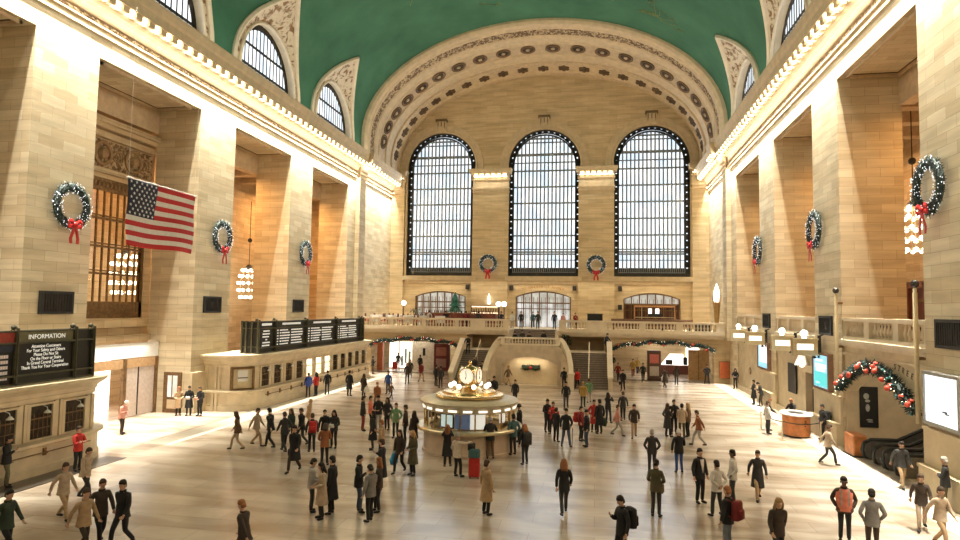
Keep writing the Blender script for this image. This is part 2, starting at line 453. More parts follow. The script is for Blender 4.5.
# faint gilt constellation drawing on the vault
GILT = plain('faint_gilt_paint', (.20, .26, .10), .6, noise=.2)
def on_vault(x, y, dz=.03):
    z = VZ0+VB*math.sqrt(max(0, 1-((x-XC)/VA)**2)); return (x, y, z-dz)
m = MB(); rg = random.Random(3)
for cx, cy, n, sp in ((5.6, 56.6, 26, 2.6), (2.6, 56.0, 10, 1.6), (7.5, 58.6, 8, 1.0), (-9, 57.2, 6, 2.2), (-2, 50, 10, 3), (-14, 52, 8, 3), (8, 46, 8, 2.5)):
    px, py = cx, cy
    for i in range(n):
        a = rg.uniform(0, 2*PI); l = rg.uniform(.3, 1.0)*sp*.55
        qx, qy = px+l*math.cos(a), py+l*.7*math.sin(a)
        if abs(qx-cx) > sp or abs(qy-cy) > sp: qx, qy = cx+rg.uniform(-.5, .5)*sp, cy+rg.uniform(-.5, .5)*sp
        if abs(qx-XC) < 16 and qy < 61.6:
            m.tube([on_vault(px+(qx-px)*k/4, py+(qy-py)*k/4) for k in range(5)], .028, 4)
        px, py = qx, qy
struct(m.build('constellation_drawing', GILT, ceil))
LHW, LZS, LR = 3.95, 23.4, 4.2
wn = 4
for side, f, s, lab in ((-1, XL, 1, 'left'), (1, XR, -1, 'right')):
    for c in LUN:
        prm = [math.copysign(1-(abs(i)/24)**2.4, i) if 0 else i/28 for i in range(-28, 29)]
        prm = [math.copysign(1-(1-abs(p))**2.0, p) for p in prm]
        Lp, Vp = [], []
        for p in prm:
            th = math.acos(max(-1, min(1, p)))
            Lp.append((f, c+LHW*p, LZS+LR*math.sin(th)))
            zz = ZA+(VTOP-ZA)*(1-abs(p))**.42 if abs(p) < 1 else ZA
            Vp.append((XC-s*vault_x(zz), c+VHW*p, zz))
        m = MB()
        rings = []
        for k in range(9):
            t = k/8; rings.append([tuple(Vector(a).lerp(Vector(b), t)) for a, b in zip(Lp, Vp)])
        m.loft(rings, False)
        # cheeks below the springing
        for sg in (-1, 1):
            y0, y1 = sorted((c+sg*LHW, c+sg*VHW)); x0, x1 = sorted((f, f-s*.3)); m.box(x0, x1, y0, y1, ZA-.1, LZS)
        m.mat(1)
        Vi = [(a+s*.05, b, z-.03) for a, b, z in Vp]
        m.tube(Vi, .21, 6); m.tube([(a+s*.08, b, z) for a, b, z in Lp], .13, 6)
        # reveal of the lunette
        m.loft([[(f, y, z) for _, y, z in Lp], [(f-s*.7, y, z) for _, y, z in Lp]], False)
        x0, x1 = sorted((f, f-s*.7)); m.box(x0, x1, c-LHW, c+LHW, ZA-.1, ZA+.15)
        struct(m.build('spandrel', [PLASTER, TRIM2], ceil))
        # the lunette window
        gl = MB(); pl = [(c-LHW, ZA), (c+LHW, ZA)] + [(c+LHW*math.cos(PI*i/24), LZS+LR*math.sin(PI*i/24)) for i in range(25)]
        gl.prism(pl, fX, f-s*.55, f-s*.5)
        g = struct(gl.build('window_%d' % wn, GLASSLUN), 'daylit lunette window above the %s cornice' % lab); wn += 1
        fr = MB(); inner = [(c-LHW+.42, ZA+.3), (c+LHW-.42, ZA+.3)] + [(c+(LHW-.42)*math.cos(PI*i/24), LZS+(LR-.45)*math.sin(PI*i/24)) for i in range(25)]
        x0, x1 = sorted((f-s*.5, f-s*.45)); fr.holed(pl, [inner], fX, x0, x1)
        for i in range(15):
            yy = c-LHW+.42+(2*LHW-.84)*i/14
            zt = LZS+LR*math.sqrt(max(0, 1-((yy-c)/LHW)**2)); w = .032
            fr.box(x0, x1, yy-w, yy+w, ZA+.2, zt-.1)
        for z in (24.0, 25.55):
            hw = LHW*math.sqrt(max(0, 1-((z-LZS)/LR)**2)) if z > LZS else LHW
            fr.box(x0, x1, c-hw+.2, c+hw-.2, z-.09, z+.09)
        struct(fr.build('window_frame', BRONZE, g))
# plain strips between vault cells (pale)
# ---- great arch soffit between vault (YF) and window wall (YB)
AOUT = (17.95, 11.15, 24.6); AIN = (17.55, 10.6, 23.6)
def arch_pt(sv, t, off=0.0):
    a = AOUT[0]+(AIN[0]-AOUT[0])*sv; b = AOUT[1]+(AIN[1]-AOUT[1])*sv; z0 = AOUT[2]+(AIN[2]-AOUT[2])*sv
    a -= off; b -= off
    Y = YF-.3+(YB-YF+.3)*sv
    return (XC-a*math.cos(t), Y, z0+b*math.sin(t))
m = MB(); NT = 72
prof = [(0,-.5),(0,0),(.02,.22),(.05,.25),(.07,.10),(.085,.10),(.095,.18),(.115,.18),(.12,.02),(.235,.02),(.245,.14),(.265,.16),(.28,.02),(.36,0),(.37,.1),(.385,.1),(.39,-.06),(.56,-.06),(.565,.1),(.58,.1),(.6,0),
        (.72,0),(.725,.2),(.755,.24),(.77,.05),(.79,.03),(.92,.03),(.925,.2),(.96,.24),(1.0,.1),(1.0,-.5)]
mats = []
rings = []
for sv, off in prof:
    ring = [(arch_pt(sv, 0, off)[0], arch_pt(sv, 0, off)[1], 22.4)] + [arch_pt(sv, PI*i/NT, off) for i in range(NT+1)] + [(arch_pt(sv, PI, off)[0], arch_pt(sv, PI, off)[1], 22.4)]
    rings.append(ring)
for i in range(len(rings)-1):
    s0 = (prof[i][0]+prof[i+1][0])/2
    m.mat(1 if .12 < s0 < .235 else (2 if (.39 < s0 < .56 or .72 < s0 < .77 or s0 > .925) else 0)); m.loft([rings[i], rings[i+1]], False)
garch = struct(m.build('trim_4', [TRIM, ARCHORN, TAN]), 'great moulded arch framing the window wall')
# roundels of the soffit
def arch_frame(sv, t):
    p = Vector(arch_pt(sv, t)); p1 = Vector(arch_pt(sv+.01, t)); p2 = Vector(arch_pt(sv, t+.01))
    e1 = (p1-p).normalized(); e2 = (p2-p).normalized(); n = e1.cross(e2).normalized()
    if n.dot(Vector((XC, p.y, 20))-p) < 0: n = -n
    return p, e1, e2, n
def place(o, p, e1, e2, n):
    M = Matrix((e1, e2, n)).transposed().to_4x4(); M.translation = p; o.matrix_world = M
r_ = MB()
r_.mat(0).lathe([(.72,-.02),(.74,.1),(.66,.16),(.60,.1),(.52,.05)], n=20)
r_.mat(1).lathe([(.52,.05),(.40,.12),(.30,.03),(.0001,.03)], n=20)
r_.mat(2).lathe([(.2,.02),(.18,.14),(.0001,.2)], n=10)
rd0 = r_.build('roundel', [plain('brown_relief', (.20,.12,.06), .6), plain('dark_relief', (.06,.04,.03), .7), TAN], garch, True)
NR = 20
for i in range(NR):
    t = PI*(.035+.93*i/(NR-1))
    o = rd0 if i == 0 else rd0.copy()
    if i: COL.objects.link(o)
    o.parent = garch; place(o, *arch_frame(.475, t)); o.scale = (.95, 1.12, 1)
r_ = MB(); r_.mat(0)
for k in range(6):
    a = 2*PI*k/6; r_.sphere((.26*math.cos(a), .26*math.sin(a), .06), .15, 7, 4, .7)
r_.sphere((0,0,.1), .14, 8, 5)
rs0 = r_.build('rosette', plain('brown_relief_rosette', (.12,.07,.035), .6), garch, True)
for i in range(23):
    t = PI*(.03+.94*i/22)
    o = rs0 if i == 0 else rs0.copy()
    if i: COL.objects.link(o)
    o.parent = garch; place(o, *arch_frame(.85, t)); o.scale = (1.5, 1.7, 1.2)
# ---- window wall
WINS = [(-18.23, 4.2), (-5.9, 4.2), (6.24, 4.2)]
ZSILL, ZSPR = 10.48, 23.55
DOORS = [(-18.1, 3.1, 4.6, 8.0, 8.65), (-5.9, 3.2, 4.6, 8.05, 8.76), (6.25, 3.1, 4.6, 7.95, 8.65)]
outer = [(XL-.5, 0), (XR+.5, 0), (XR+.5, 23.4)] + [(XC+18.6*math.cos(PI*i/40), 23.4+11.6*math.sin(PI*i/40)) for i in range(1, 40)] + [(XL-.5, 23.4)]
m = MB()
m.holed(outer, [arch_poly(c, h, ZSILL, ZSPR) for c, h in WINS]+[seg_poly(c, h, z0, zs, zc) for c, h, z0, zs, zc in DOORS], fY, YB, YB+1.2)
wb = struct(m.build('wall_back', BACK))
# pilasters, sills, archivolts
m = MB()
PIL = [(-14.25, -9.98), (-1.9, 2.1), (XL, -22.65), (10.55, XR)]
for a, b in PIL: m.box(a, b, YB-.42, YB, 4.6, 20.3)
struct(m.build('pilasters', BACK, wb))
m = MB()
for a, b in PIL:
    q = [(a, b)]
    for x0, x1, d, z0, z1 in ((a-.05, b+.05, .5, 20.3, 20.45), (a, b, .45, 20.45, 20.7), (a-.1, b+.1, .6, 20.7, 20.85), (a, b, .45, 20.85, 21.75), (a-.12, b+.12, .66, 21.75, 21.9), (a-.05, b+.05, .55, 21.9, 22.45), (a-.3, b+.3, 1.0, 22.45, 22.75), (a-.38, b+.38, 1.1, 22.75, 23.0)):
        m.box(max(x0, XL), min(x1, XR), YB-d, YB, z0, z1)
    n = 6 if b-a > 3 else 2
    for i in range(n+1):
        x = a+.1+(b-a-.2)*i/n; m.box(x-.1, x+.1, YB-.92, YB-.5, 22.0, 22.45)
cap = struct(m.build('capitals', TRIM, wb))
for a, b in PIL:
    n = 6 if b-a > 3 else 2
    for i in range(n):
        x = a+.1+(b-a-.2)*(i+.5)/n
        bb = bulb0.copy(); COL.objects.link(bb); bb.parent = cap; bb.location = (x, YB-.78, 22.22)
m = MB()
for c, h in WINS:
    for r0, r1, d in ((h+.02, h+.22, .18), (h+.28, h+.75, .10), (h+.75, h+.95, .2)):
        o_ = [(c-r1, ZSPR-.4), (c-r0, ZSPR-.4)] + [(c-r0*math.cos(PI*i/28), ZSPR+r0*math.sin(PI*i/28)) for i in range(29)] + [(c+r0, ZSPR-.4), (c+r1, ZSPR-.4)] + [(c+r1*math.cos(PI*i/28), ZSPR+r1*math.sin(PI*i/28)) for i in range(29)]
        m.prism(o_, fY, YB-d, YB)
    m.box(c-.55, c+.55, YB-.5, YB, ZSPR+h+.1, ZSPR+h+1.25)
    m.box(c-.4, c+.4, YB-.6, YB, ZSPR+h+.2, ZSPR+h+.6)
    m.box(c-h-.2, c+h+.2, YB-.55, YB, ZSILL-.55, ZSILL-.05); m.box(c-h, c+h, YB-.25, YB, ZSILL-.9, ZSILL-.55)
    for sx in (-1, 1): m.box(c+sx*(h+.06)-.1, c+sx*(h+.06)+.1, YB-.12, YB, ZSILL, ZSPR)
struct(m.build('window_surrounds', plain('warm_carved_stone', (.66,.52,.33), .65, noise=.08, scale=2), wb))
m = MB()
for c, h in WINS:
    m.box(c-.68, c+.68, YB-.66, YB, ZSPR+h+1.25, ZSPR+h+1.5)
    for k in range(3): m.tube([(c-.4+.4*k, YB-.52, ZSPR+h+.35), (c-.4+.4*k, YB-.52, ZSPR+h+1.2)], .05, 5)
struct(m.build('keystone_caps', plain('dark_carved_keystone', (.16,.10,.05), .6), wb))
def great_window(n, c, h):
    g = MB(); g.prism(arch_poly(c, h, ZSILL, ZSPR), fY, YB+.75, YB+.8)
    w = struct(g.build('window_%d' % n, GLASSDAY), 'tall round-headed daylit window, number %d from the left in the window wall' % n)
    fr = MB()
    def ring(r0, r1, y0, y1):
        fr.holed(arch_poly(c, h-r0, ZSILL+r0, ZSPR), [arch_poly(c, h-r1, ZSILL+r1+.3, ZSPR)], fY, y0, y1)
    ring(0, .12, YB+.3, YB+.7); ring(.5, .64, YB+.4, YB+.7)
    # border band pierced by small square panes
    z = ZSILL+.3
    while z < ZSPR+.2:
        for sx in (-1, 1):
            x0, x1 = sorted((c+sx*(h-.1), c+sx*(h-.52))); fr.box(x0, x1, YB+.5, YB+.7, z, z+.63)
            for q in (.0, .34): x0, x1 = sorted((c+sx*(h-.06-q), c+sx*(h-.22-q))); fr.box(x0, x1, YB+.5, YB+.7, z, z+.8)
        z += .78
    NB = 17
    for i in range(NB):
        t0, t1 = PI*i/NB, PI*(i+.72)/NB
        P = lambda r, t: (c+r*math.cos(t), ZSPR+.2+r*math.sin(t))
        fr.prism([P(h-.55, t0), P(h-.1, t0), P(h-.1, t1), P(h-.55, t1)], fY, YB+.5, YB+.7)
        for r in (h-.5, h-.18):
            fr.prism([P(r-.08, t0), P(r+.08, t0), P(r+.08, t0+PI/NB), P(r-.08, t0+PI/NB)], fY, YB+.5, YB+.7)
    struct(fr.build('window_frame', BRONZE, w))
    mu = MB(); ih = h-.58
    for i in range(1, 16):
        x = c-ih+2*ih*i/16
        zt = ZSPR+math.sqrt(max(0, ih*ih-(x-c)**2)); mu.box(x-.085, x+.085, YB+.6, YB+.7, ZSILL+.8, zt)
    def hbar(z, w):
        hw = ih if z < ZSPR else math.sqrt(max(0, ih*ih-(z-ZSPR)**2)); mu.box(c-hw, c+hw, YB+.58, YB+.7, z-w, z+w)
    for k in range(1, 9):
        hbar(ZSILL+2.85+(k-1)*1.92, .095 if k not in (7,) else .15)
    for k in range(6): hbar(ZSILL+1.9+k*.0, .05) if k == 0 else None
    hbar(ZSILL+2.6, .09); hbar(ZSILL+3.15, .07); hbar(26.3, .07); hbar(ZSPR+.35, .07)
    mu.box(c-ih, c+ih, YB+.42, YB+.7, ZSILL+.35, ZSILL+1.0)
    for i in range(33):
        x = c-ih+2*ih*i/32; mu.box(x-.03, x+.03, YB+.38, YB+.42, ZSILL+.35, ZSILL+1.0)
    struct(mu.build('muntins', MULLION, w))
for i, (c, h) in enumerate(WINS): great_window(i+1, c, h)
# ---- doors of the window wall, at balcony level
DOORGLASS = glow_glass('door_glass', (.42,.40,.36), (1.0,.98,.95), 1.0, .9)
FANGLASS = glow_glass('fanlight_glass', (.50,.44,.36), (.88,.82,.72), .75, 1.2)
for n, (c, h, z0, zs, zc) in enumerate(DOORS):
    fr = MB()
    h2 = h
    fr.holed(seg_poly(c, h, z0, zs, zc), [seg_poly(c, h-.14, z0+.02, zs-.02, zc-.16)], fY, YB+.3, YB+.6)
    for i in range(1, 7):
        x = c-h+2*h*i/7; R = zc-zs
        fr.box(x-.06, x+.06, YB+.34, YB+.56, z0, zs+(zc-zs)*(1-((x-c)/h)**2)-.05)
    fr.box(c-h, c+h, YB+.32, YB+.58, 7.3, 7.45)
    fr.box(c-h, c+h, YB+.34, YB+.56, z0+2.05, z0+2.15)
    for i in range(14): 
        x = c-h+2*h*(i+.5)/14; fr.box(x-.02, x+.02, YB+.38, YB+.5, z0, zs)
    d = struct(fr.build('door_%d' % (n+1), BRONZE2), 'segment-headed bronze doorway %d from the left at the back of the balcony' % (n+1))
    g = MB(); g.prism(seg_poly(c, h-.02, 7.4, zs, zc-.03), fY, YB+.6, YB+.63); struct(g.build('fanlight', FANGLASS, d))
    g = MB(); g.box(c-h, c+h, YB+.6, YB+.63, z0, 7.4); struct(g.build('door_glass', DOORGLASS if n == 1 else (FANGLASS if n == 0 else plain('dark_red_interior', (.10,.025,.015), .5)), d))
    if n == 1:
        GOLD = plain('gilt_letters', (.50,.26,.08), .5, .3)
        for i, ch in enumerate('TO VANDERBILT AVENUE'):
            if ch == ' ': continue
            t = (i-9.5)/9.5; x = c+t*2.35; z = 9.25-.33*t*t
            text_obj('letter', ch, .42, d, GOLD, (x, YB-.012, z), (PI/2, t*.26, 0), .012)
# ---- far balcony deck
m = MB()
for a, b in ((XL, -8.35), (-3.45, XR)):
    m.box(a, b, YF-.15, YB, 4.05, 4.6); m.box(a, b, YF-.35, YF-.15, 4.2, 4.62); m.box(a, b, YF-.5, YF-.15, 4.42, 4.62)
m.box(-8.35, -3.45, 64.2, YB, 4.05, 4.6)
struct(m.build('floor_balcony', TRIM2))
# wall under the balcony with its two wide openings
def flat_arch(a, b, h0, rise):
    c = (a+b)/2; hw = (b-a)/2
    return seg_poly(c, hw, -.001, h0, h0+rise)
m = MB()
m.holed([(XL-.3, -.02), (-13.0, -.02), (-13.0, 4.05), (XL-.3, 4.05)], [[(u, max(v, .0)) for u, v in flat_arch(-22.7, -13.6, 2.75, .6)]], fY, YF, YF+.7)
m.holed([(1.35, -.02), (XR+.3, -.02), (XR+.3, 4.05), (1.35, 4.05)], [[(u, max(v, .0)) for u, v in flat_arch(1.6, 10.9, 2.9, .7)]], fY, YF, YF+.7)
m.box(-13.0, 1.35, YF+2.2, YF+2.6, 0, 4.05)
for a, b in ((-13.0, -12.5), (.9, 1.35)): m.box(a, b, YF, YF+2.4, 0, 4.05)
struct(m.build('wall_under_balcony', BACK))
# rooms beyond the two openings
m = MB()
m.box(-25, -12.5, 80, 80.4, 0, 4.05); m.box(-25.4, -25, YF+.7, 80, 0, 4.05); m.box(-12.8, -12.4, YF+2.6, 80, 0, 4.05)
m.box(.5, 14, 84, 84.4, 0, 4.05); m.box(13.4, 13.8, YF+.7, 84, 0, 4.05); m.box(.6, 1.0, YF+2.6, 84, 0, 4.05)
m.box(-25.4, 14, YB+1.2, 84.4, 4.05, 4.4)
struct(m.build('wall_beyond', BACK))
# ---- left bays: ledges, grille wall, ground-floor wall
def frieze_wall(y0, y1, grille):
    X0, X1 = XL-3.75, XL-3.35
    m = MB(); yc = (y0+y1)/2; hw = (y1-y0)/2
    hole = [(y0+.35, 5.75), (y1-.25, 5.75), (y1-.25, 13.75), (y0+.35, 13.75)]
    m.holed([(y0-.3, 4.4), (y1+.3, 4.4), (y1+.3, 17.0), (y0-.3, 17.0)], [hole], fX, X0, X1)
    m.box(X1, X1+.5, y0, y1, 4.4, 4.75); m.box(X1, X1+.3, y0, y1, 5.2, 5.7)
    m.box(X1, X1+.25, y0, y1, 16.0, 16.3); m.box(X1, X1+.4, y0, y1, 16.5, 16.75); m.box(X1, X1+.6, y0, y1, 16.75, 17.05); m.box(X1, X1+.2, y0, y1, 14.0, 14.25)
    m.mat(1).box(X1, X1+.06, y0, y1, 14.35, 15.9)
    m.mat(2)
    for k, yy in enumerate((yc-2.4, yc, yc+2.4)):
        m.lathe([(.0001,0)]*1+[(.5,0),(.55,.06),(.45,.12),(.0001,.1)], (0,0,0), 4) if 0 else None
        pts = [(X1+.14, yy+.62*math.cos(2*PI*j/20), 15.12+.62*math.sin(2*PI*j/20)) for j in range(20)]
        m.tube(pts, .1, 6, closed=True); m.sphere((X1+.12, yy, 15.12), .33, 8, 6)
        for sg in (-1, 1):
            sp = [(X1+.1, yy+sg*(.75+.35*(1-j/14)*math.cos(j*.75)+.3), 15.1+.42*(1-j/16)*math.sin(j*.75)) for j in range(14)]
            m.tube(sp, .05, 5)
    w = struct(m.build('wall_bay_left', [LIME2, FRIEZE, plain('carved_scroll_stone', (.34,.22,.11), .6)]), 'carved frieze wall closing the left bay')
    return X0, X1
for y0, y1 in ((14.55, 22.95), BAYS[0]):
    X0, X1 = frieze_wall(y0, y1, True)
    gr = thing('window_grille', 'tall bronze barred grille window in the bay behind the flag' if y0 > 20 else 'bronze barred grille window in the bay beyond the near pier', 'window grille', (X1, (y0+y1)/2, 5.75))
    gr['kind'] = 'structure'
    hw = (y1-y0)/2-.05
    fr = MB(); fr.box(-.28, -.05, -hw+.3, -hw+.5, 0, 8); fr.box(-.28, -.05, hw-.45, hw-.2, 0, 8); fr.box(-.28, -.05, -hw+.3, hw-.2, 0, .95); fr.box(-.28, -.05, -hw+.3, hw-.2, 7.3, 8)
    for i in range(24): fr.tube([(-.04, -hw+.6+(2*hw-1)*i/24+.12*math.cos(a/8*2*PI), .5+.28*math.sin(a/8*2*PI)) for a in range(8)], .035, 4, True)
    for i in range(24): fr.tube([(-.04, -hw+.6+(2*hw-1)*i/24+.12*math.cos(a/8*2*PI), 7.65+.2*math.sin(a/8*2*PI)) for a in range(8)], .035, 4, True)
    fr.build('frame', BRONZE2, gr)
    ba = MB(); nb = 14
    for i in range(nb+1):
        y = -hw+.45+(2*hw-.85)*i/nb; ba.box(-.14, -.06, y-.05, y+.05, .9, 7.35)
    for z in (2.55, 4.1, 5.7): ba.box(-.24, -.05, -hw+.4, hw-.3, z-.06, z+.06); ba.box(-.24, -.05, -hw+.4, hw-.3, z+.14, z+.2)
    ba.build('bars', BRONZE2, gr)
    gm = MB(); gm.box(-.32, -.3, -hw+.3, hw-.2, 0, 8); gm.build('pane', CLEAR, gr)
# right bays: balcony front wall
for k, (y0, y1) in enumerate(BAYS):
    m = MB()
    out = [(y0-.1, 0), (y1+.1, 0), (y1+.1, 5.0), (y0-.1, 5.0)]
    if k == 0: m.holed(out, [[(u, max(v, .01)) for u, v in seg_poly((y0+y1)/2, (y1-y0)/2-.12, .01, 2.75, 3.95)]], fX, XR+.12, XR+.62)
    elif k == 1: m.holed(out, [[(39.1, .01), (40.9, .01), (40.9, 3.1), (39.1, 3.1)]], fX, XR+.12, XR+.62)
    else: m.prism(out, fX, XR+.12, XR+.62)
    m.mat(1); m.box(XR-.02, XR+.6, y0, y1, 5.0, 5.14); m.box(XR-.12, XR+.6, y0, y1, 5.14, 5.34); m.mat(0)
    if k == 0:
        m.box(XR+.02, XR+.12, y0, y1, 4.55, 4.7); m.box(XR+.05, XR+.12, (y0+y1)/2-.1, (y0+y1)/2+.1, 3.95, 4.6)
        m.box(XR+.62, 20, y1-.12, y1+.2, 0, 4.6); m.box(XR+.62, 20, y0-.2, y0+.12, 0, 4.6)
    m.box(XR-.1, XR+.12, y0, y1, 0, .4) if k else None
    struct(m.build('wall_gallery_front', [CREAM, TRIM2]), 'gallery front between the right-hand piers')
m = MB(); m.box(XR+.5, XR+1.0, 39.0, 41.0, 0, 3.2); struct(m.build('door_4', BLACK), 'dark doorway in the gallery front behind the orange kiosk')
# ================================================================== FURNISHINGS
# ---- balustrades
BAL = MB(); BAL.lathe([(.10,0),(.10,.05),(.055,.08),(.10,.22),(.105,.28),(.06,.42),(.045,.5),(.075,.55),(.075,.6)], n=8)
bal0 = None
def baluster(parent, loc, h, mat=None):
    global bal0
    if bal0 is None:
        o = BAL.build('baluster', TRIM2, parent, True); bal0 = o
    else:
        o = bal0.copy(); COL.objects.link(o); o.parent = parent
    o.location = loc; o.scale = (1, 1, h/.6); return o
def balustrade(label, p0, p1, z0, z1, posts, step=.34, group=None, th=.22):
    """posts: fractions along the run where a solid die stands (start,end) pairs"""
    p0 = Vector((p0[0], p0[1], 0)); p1 = Vector((p1[0], p1[1], 0)); L = (p1-p0).length
    t = thing('balustrade', label, 'balustrade', (p0.x, p0.y, z0), math.atan2(p1.y-p0.y, p1.x-p0.x), group)
    H = z1-z0
    m = MB(); m.box(0, L, -th-.06, th+.06, H-.14, H); m.box(0, L, -th, th, H-.2, H-.14); m.build('rail', TRIM2, t)
    m = MB(); m.box(0, L, -th-.04, th+.04, 0, .16); m.build('plinth', TRIM2, t)
    for a, b in posts:
        m = MB(); m.box(a, b, -th, th, .16, H-.2); m.build('post', TRIM2, t)
    edges = [0]+[e for ab in posts for e in ab]+[L]
    for i in range(0, len(edges), 2):
        a, b = edges[i], edges[i+1]
        if b-a < .3: continue
        n = max(1, int((b-a)/step))
        for k in range(n): baluster(t, (a+(b-a)*(k+.5)/n, 0, .16), H-.36)
    return t
def even(L, n, w): return [(max(0, L*i/n-w/2), min(L, L*i/n+w/2)) for i in range(n+1)]
balustrade('long white stone balustrade at the front of the restaurant balcony, left of the stairs', (XL, YF-.1), (-8.35, YF-.1), 4.62, 5.62, [(0,.6),(3.6,4.0),(7.0,7.4),(10.4,10.8),(12.0,13.5),(15.3,15.9)], .3)
balustrade('long white stone balustrade of the far balcony, right of the stairs', (-3.45, YF-.1), (XR, YF-.1), 4.62, 5.62, [(0,.7),(2.6,4.6),(7.6,8.2),(11.0,11.6),(14.6,15.78)], .3)
for k, (y0, y1) in enumerate(BAYS):
    L = y1-y0
    balustrade(['stone gallery balustrade above the garlanded escalator arch', 'stone gallery balustrade above the orange kiosk', 'stone gallery balustrade in the farthest bay of the right wall'][k],
               (XR+.3, y0), (XR+.3, y1), 5.34, 6.42, [(0,.3),(2.35,2.85),(5.2,5.7),(L-.3,L)], .3, 'gallery balustrades on the right wall')
# ---- wreaths
def needles(m, pts_r, n, rg, length=.2, w=.03):
    """short blades sticking out of a tube path"""
    for i in range(n):
        k = rg.randrange(len(pts_r)); c, t, R = pts_r[k]
        d = Vector((rg.gauss(0,1), rg.gauss(0,1), rg.gauss(0,1))); d -= t*d.dot(t)*.6
        if d.length < .01: continue
        d.normalize(); b = Vector(c)+d*R*rg.uniform(.3, .9); s = d.cross(t)
        if s.length < .01: continue
        s.normalize(); l = length*rg.uniform(.6, 1.2); e = b+(d+t*rg.uniform(-.8,.8)).normalized()*l
        m.add([b-s*w, b+s*w, e+d.cross(s)*w*.4, b+d.cross(s)*w], [(0,1,2),(1,3,2),(3,0,2),(0,3,1)])
def ring_path(R, r, n=40): 
    out = []
    for i in range(n):
        a = 2*PI*i/n; out.append((Vector((R*math.cos(a), 0, R*math.sin(a))), Vector((-math.sin(a), 0, math.cos(a))), r))
    return out
FROSTLIGHT = lamp_mat('white_fairy_light', (.85, .92, 1.0), 1.1)
GREENBALL = plain('dark_green_needles', (.012, .03, .024), .7, noise=.3)
def make_wreath(label):
    t = thing('wreath', label, 'wreath', group='Christmas wreaths with red bows')
    rg = random.Random(11); m = MB(); pr = ring_path(.92, .2)
    m.tube([p for p, _, _ in pr], .2, 8, True); needles(m, pr, 900, rg, .2, .04); m.build('needles', NEEDLE, t)
    m = MB()
    for i in range(150):
        a = rg.uniform(0, 2*PI); b = rg.uniform(-PI, 0); rr = .92+.3*math.cos(b)*1.0
        m.sphere((rr*math.cos(a), .28*math.sin(b)-.02, rr*math.sin(a)), .024, 5, 3)
    m.build('fairy_lights', FROSTLIGHT, t)['kind'] = 'stuff'
    m = MB()
    for sg in (-1, 1):
        pts = [(0, -.34, -.92), (sg*.22, -.42, -.74), (sg*.42, -.40, -.80), (sg*.40, -.36, -1.02), (sg*.18, -.36, -1.0), (0, -.34, -.92)]
        rings = [[(x, y-.0, z-.1), (x, y-.05, z), (x, y, z+.1), (x, y+.03, z)] for x, y, z in pts]; m.loft(rings, True, True)
    m.sphere((0, -.4, -.92), .13, 8, 6); bow = m.build('bow', REDRIB, t, True)
    m = MB()
    for sg in (-1, 1):
        pts = [(0, -.36, -.95), (sg*.1, -.38, -1.25), (sg*.22, -.34, -1.6), (sg*.2, -.36, -1.85)]
        m.loft([[(x-.1, y, z), (x, y-.03, z-.02), (x+.1, y, z), (x, y+.02, z-.02)] for x, y, z in pts], True, True)
    m.build('ribbon_tails', REDRIB, bow)
    return t
w0 = make_wreath('x'); w0ch = kids(w0)
WRE = [(XL+.27, 25.1, 11.1, PI/2, 'frosted wreath on the left pier nearest the camera, left of the flag'), (XL+.27, 37.15, 11.05, PI/2, 'frosted wreath on the pier just right of the flag'), (XL+.27, 49.2, 11.05, PI/2, 'frosted wreath on the farthest pier of the left wall'),
       (XR-.27, 25.5, 11.35, -PI/2, 'large frosted wreath on the right pier nearest the camera, by the chandelier'), (XR-.27, 37.8, 11.3, -PI/2, 'frosted wreath on the middle pier of the right wall'), (XR-.27, 50.25, 11.3, -PI/2, 'small frosted wreath on the farthest pier of the right wall'),
       (-12.27, YB-.7, 11.85, 0, 'wreath on the window wall between the first and second tall windows'), (.1, YB-.7, 11.75, 0, 'wreath on the window wall between the second and third tall windows')]
for i, (x, y, z, rz, lab) in enumerate(WRE):
    o = w0 if i == 0 else dup(w0, (0,0,0), lab, ch=w0ch)
    o.location = (x, y, z); o.rotation_euler = (0, 0, rz); o['label'] = lab; o.scale = (.93, .6, .95)
# ---- flag
FR_, FW_, FB_ = plain('flag_red', (.50,.012,.012), .7, noise=.05), plain('flag_white', (.80,.76,.70), .7, noise=.04), plain('flag_blue', (.010,.013,.038), .7, noise=.05)
fl = thing('flag', 'large American flag hanging flat over the hall beside the left wall', 'flag', (-22.5, 26.75, 12.74))
def fpt(u, v):     # u 0..1 along, v 0..1 down
    L, H = 5.25, 3.28
    return Vector((.10*math.sin(u*9+v*1.5)*(.25+v*.75)+.05*math.sin(v*7+u*3), u*L-.05*v*(1-u), -v*H-.04*math.sin(u*6)*v))
m = MB(); nu, nv = 50, 39
vs = [tuple(fpt(i/nu, j/nv)) for j in range(nv+1) for i in range(nu+1)]
base = len(m.v); m.v += vs
for j in range(nv):
    for i in range(nu):
        st = j//3; can = i < nu*.40 and st < 7
        m.f.append([j*(nu+1)+i, j*(nu+1)+i+1, (j+1)*(nu+1)+i+1, (j+1)*(nu+1)+i]); m.m.append(2 if can else (0 if st % 2 == 0 else 1))
cloth = m.build('cloth', [FR_, FW_, FB_], fl, True)
so = cloth.modifiers.new('thickness', 'SOLIDIFY'); so.thickness = .015
m = MB()
for r in range(9):
    nst = 6 if r % 2 == 0 else 5
    for k in range(nst):
        u = .40*((k+.5)/6 if nst == 6 else (k+1)/6); v = (7/13)*(r+.6)/9.2
        for dx in (-.035, .035):
            c = fpt(u, v)+Vector((dx, 0, 0)); pts = []
            for q in range(10):
                a = PI/2+2*PI*q/10; rr = .095 if q % 2 == 0 else .04; pts.append(c+Vector((0, rr*math.cos(a), rr*math.sin(a))))
            m.add(pts, [tuple(range(10))])
m.build('stars', WHITE, fl)
m = MB(); m.tube([(0, -.1, .04), (0, 5.35, .04)], .04, 6); m.build('hanging_rod', WHITE, fl)
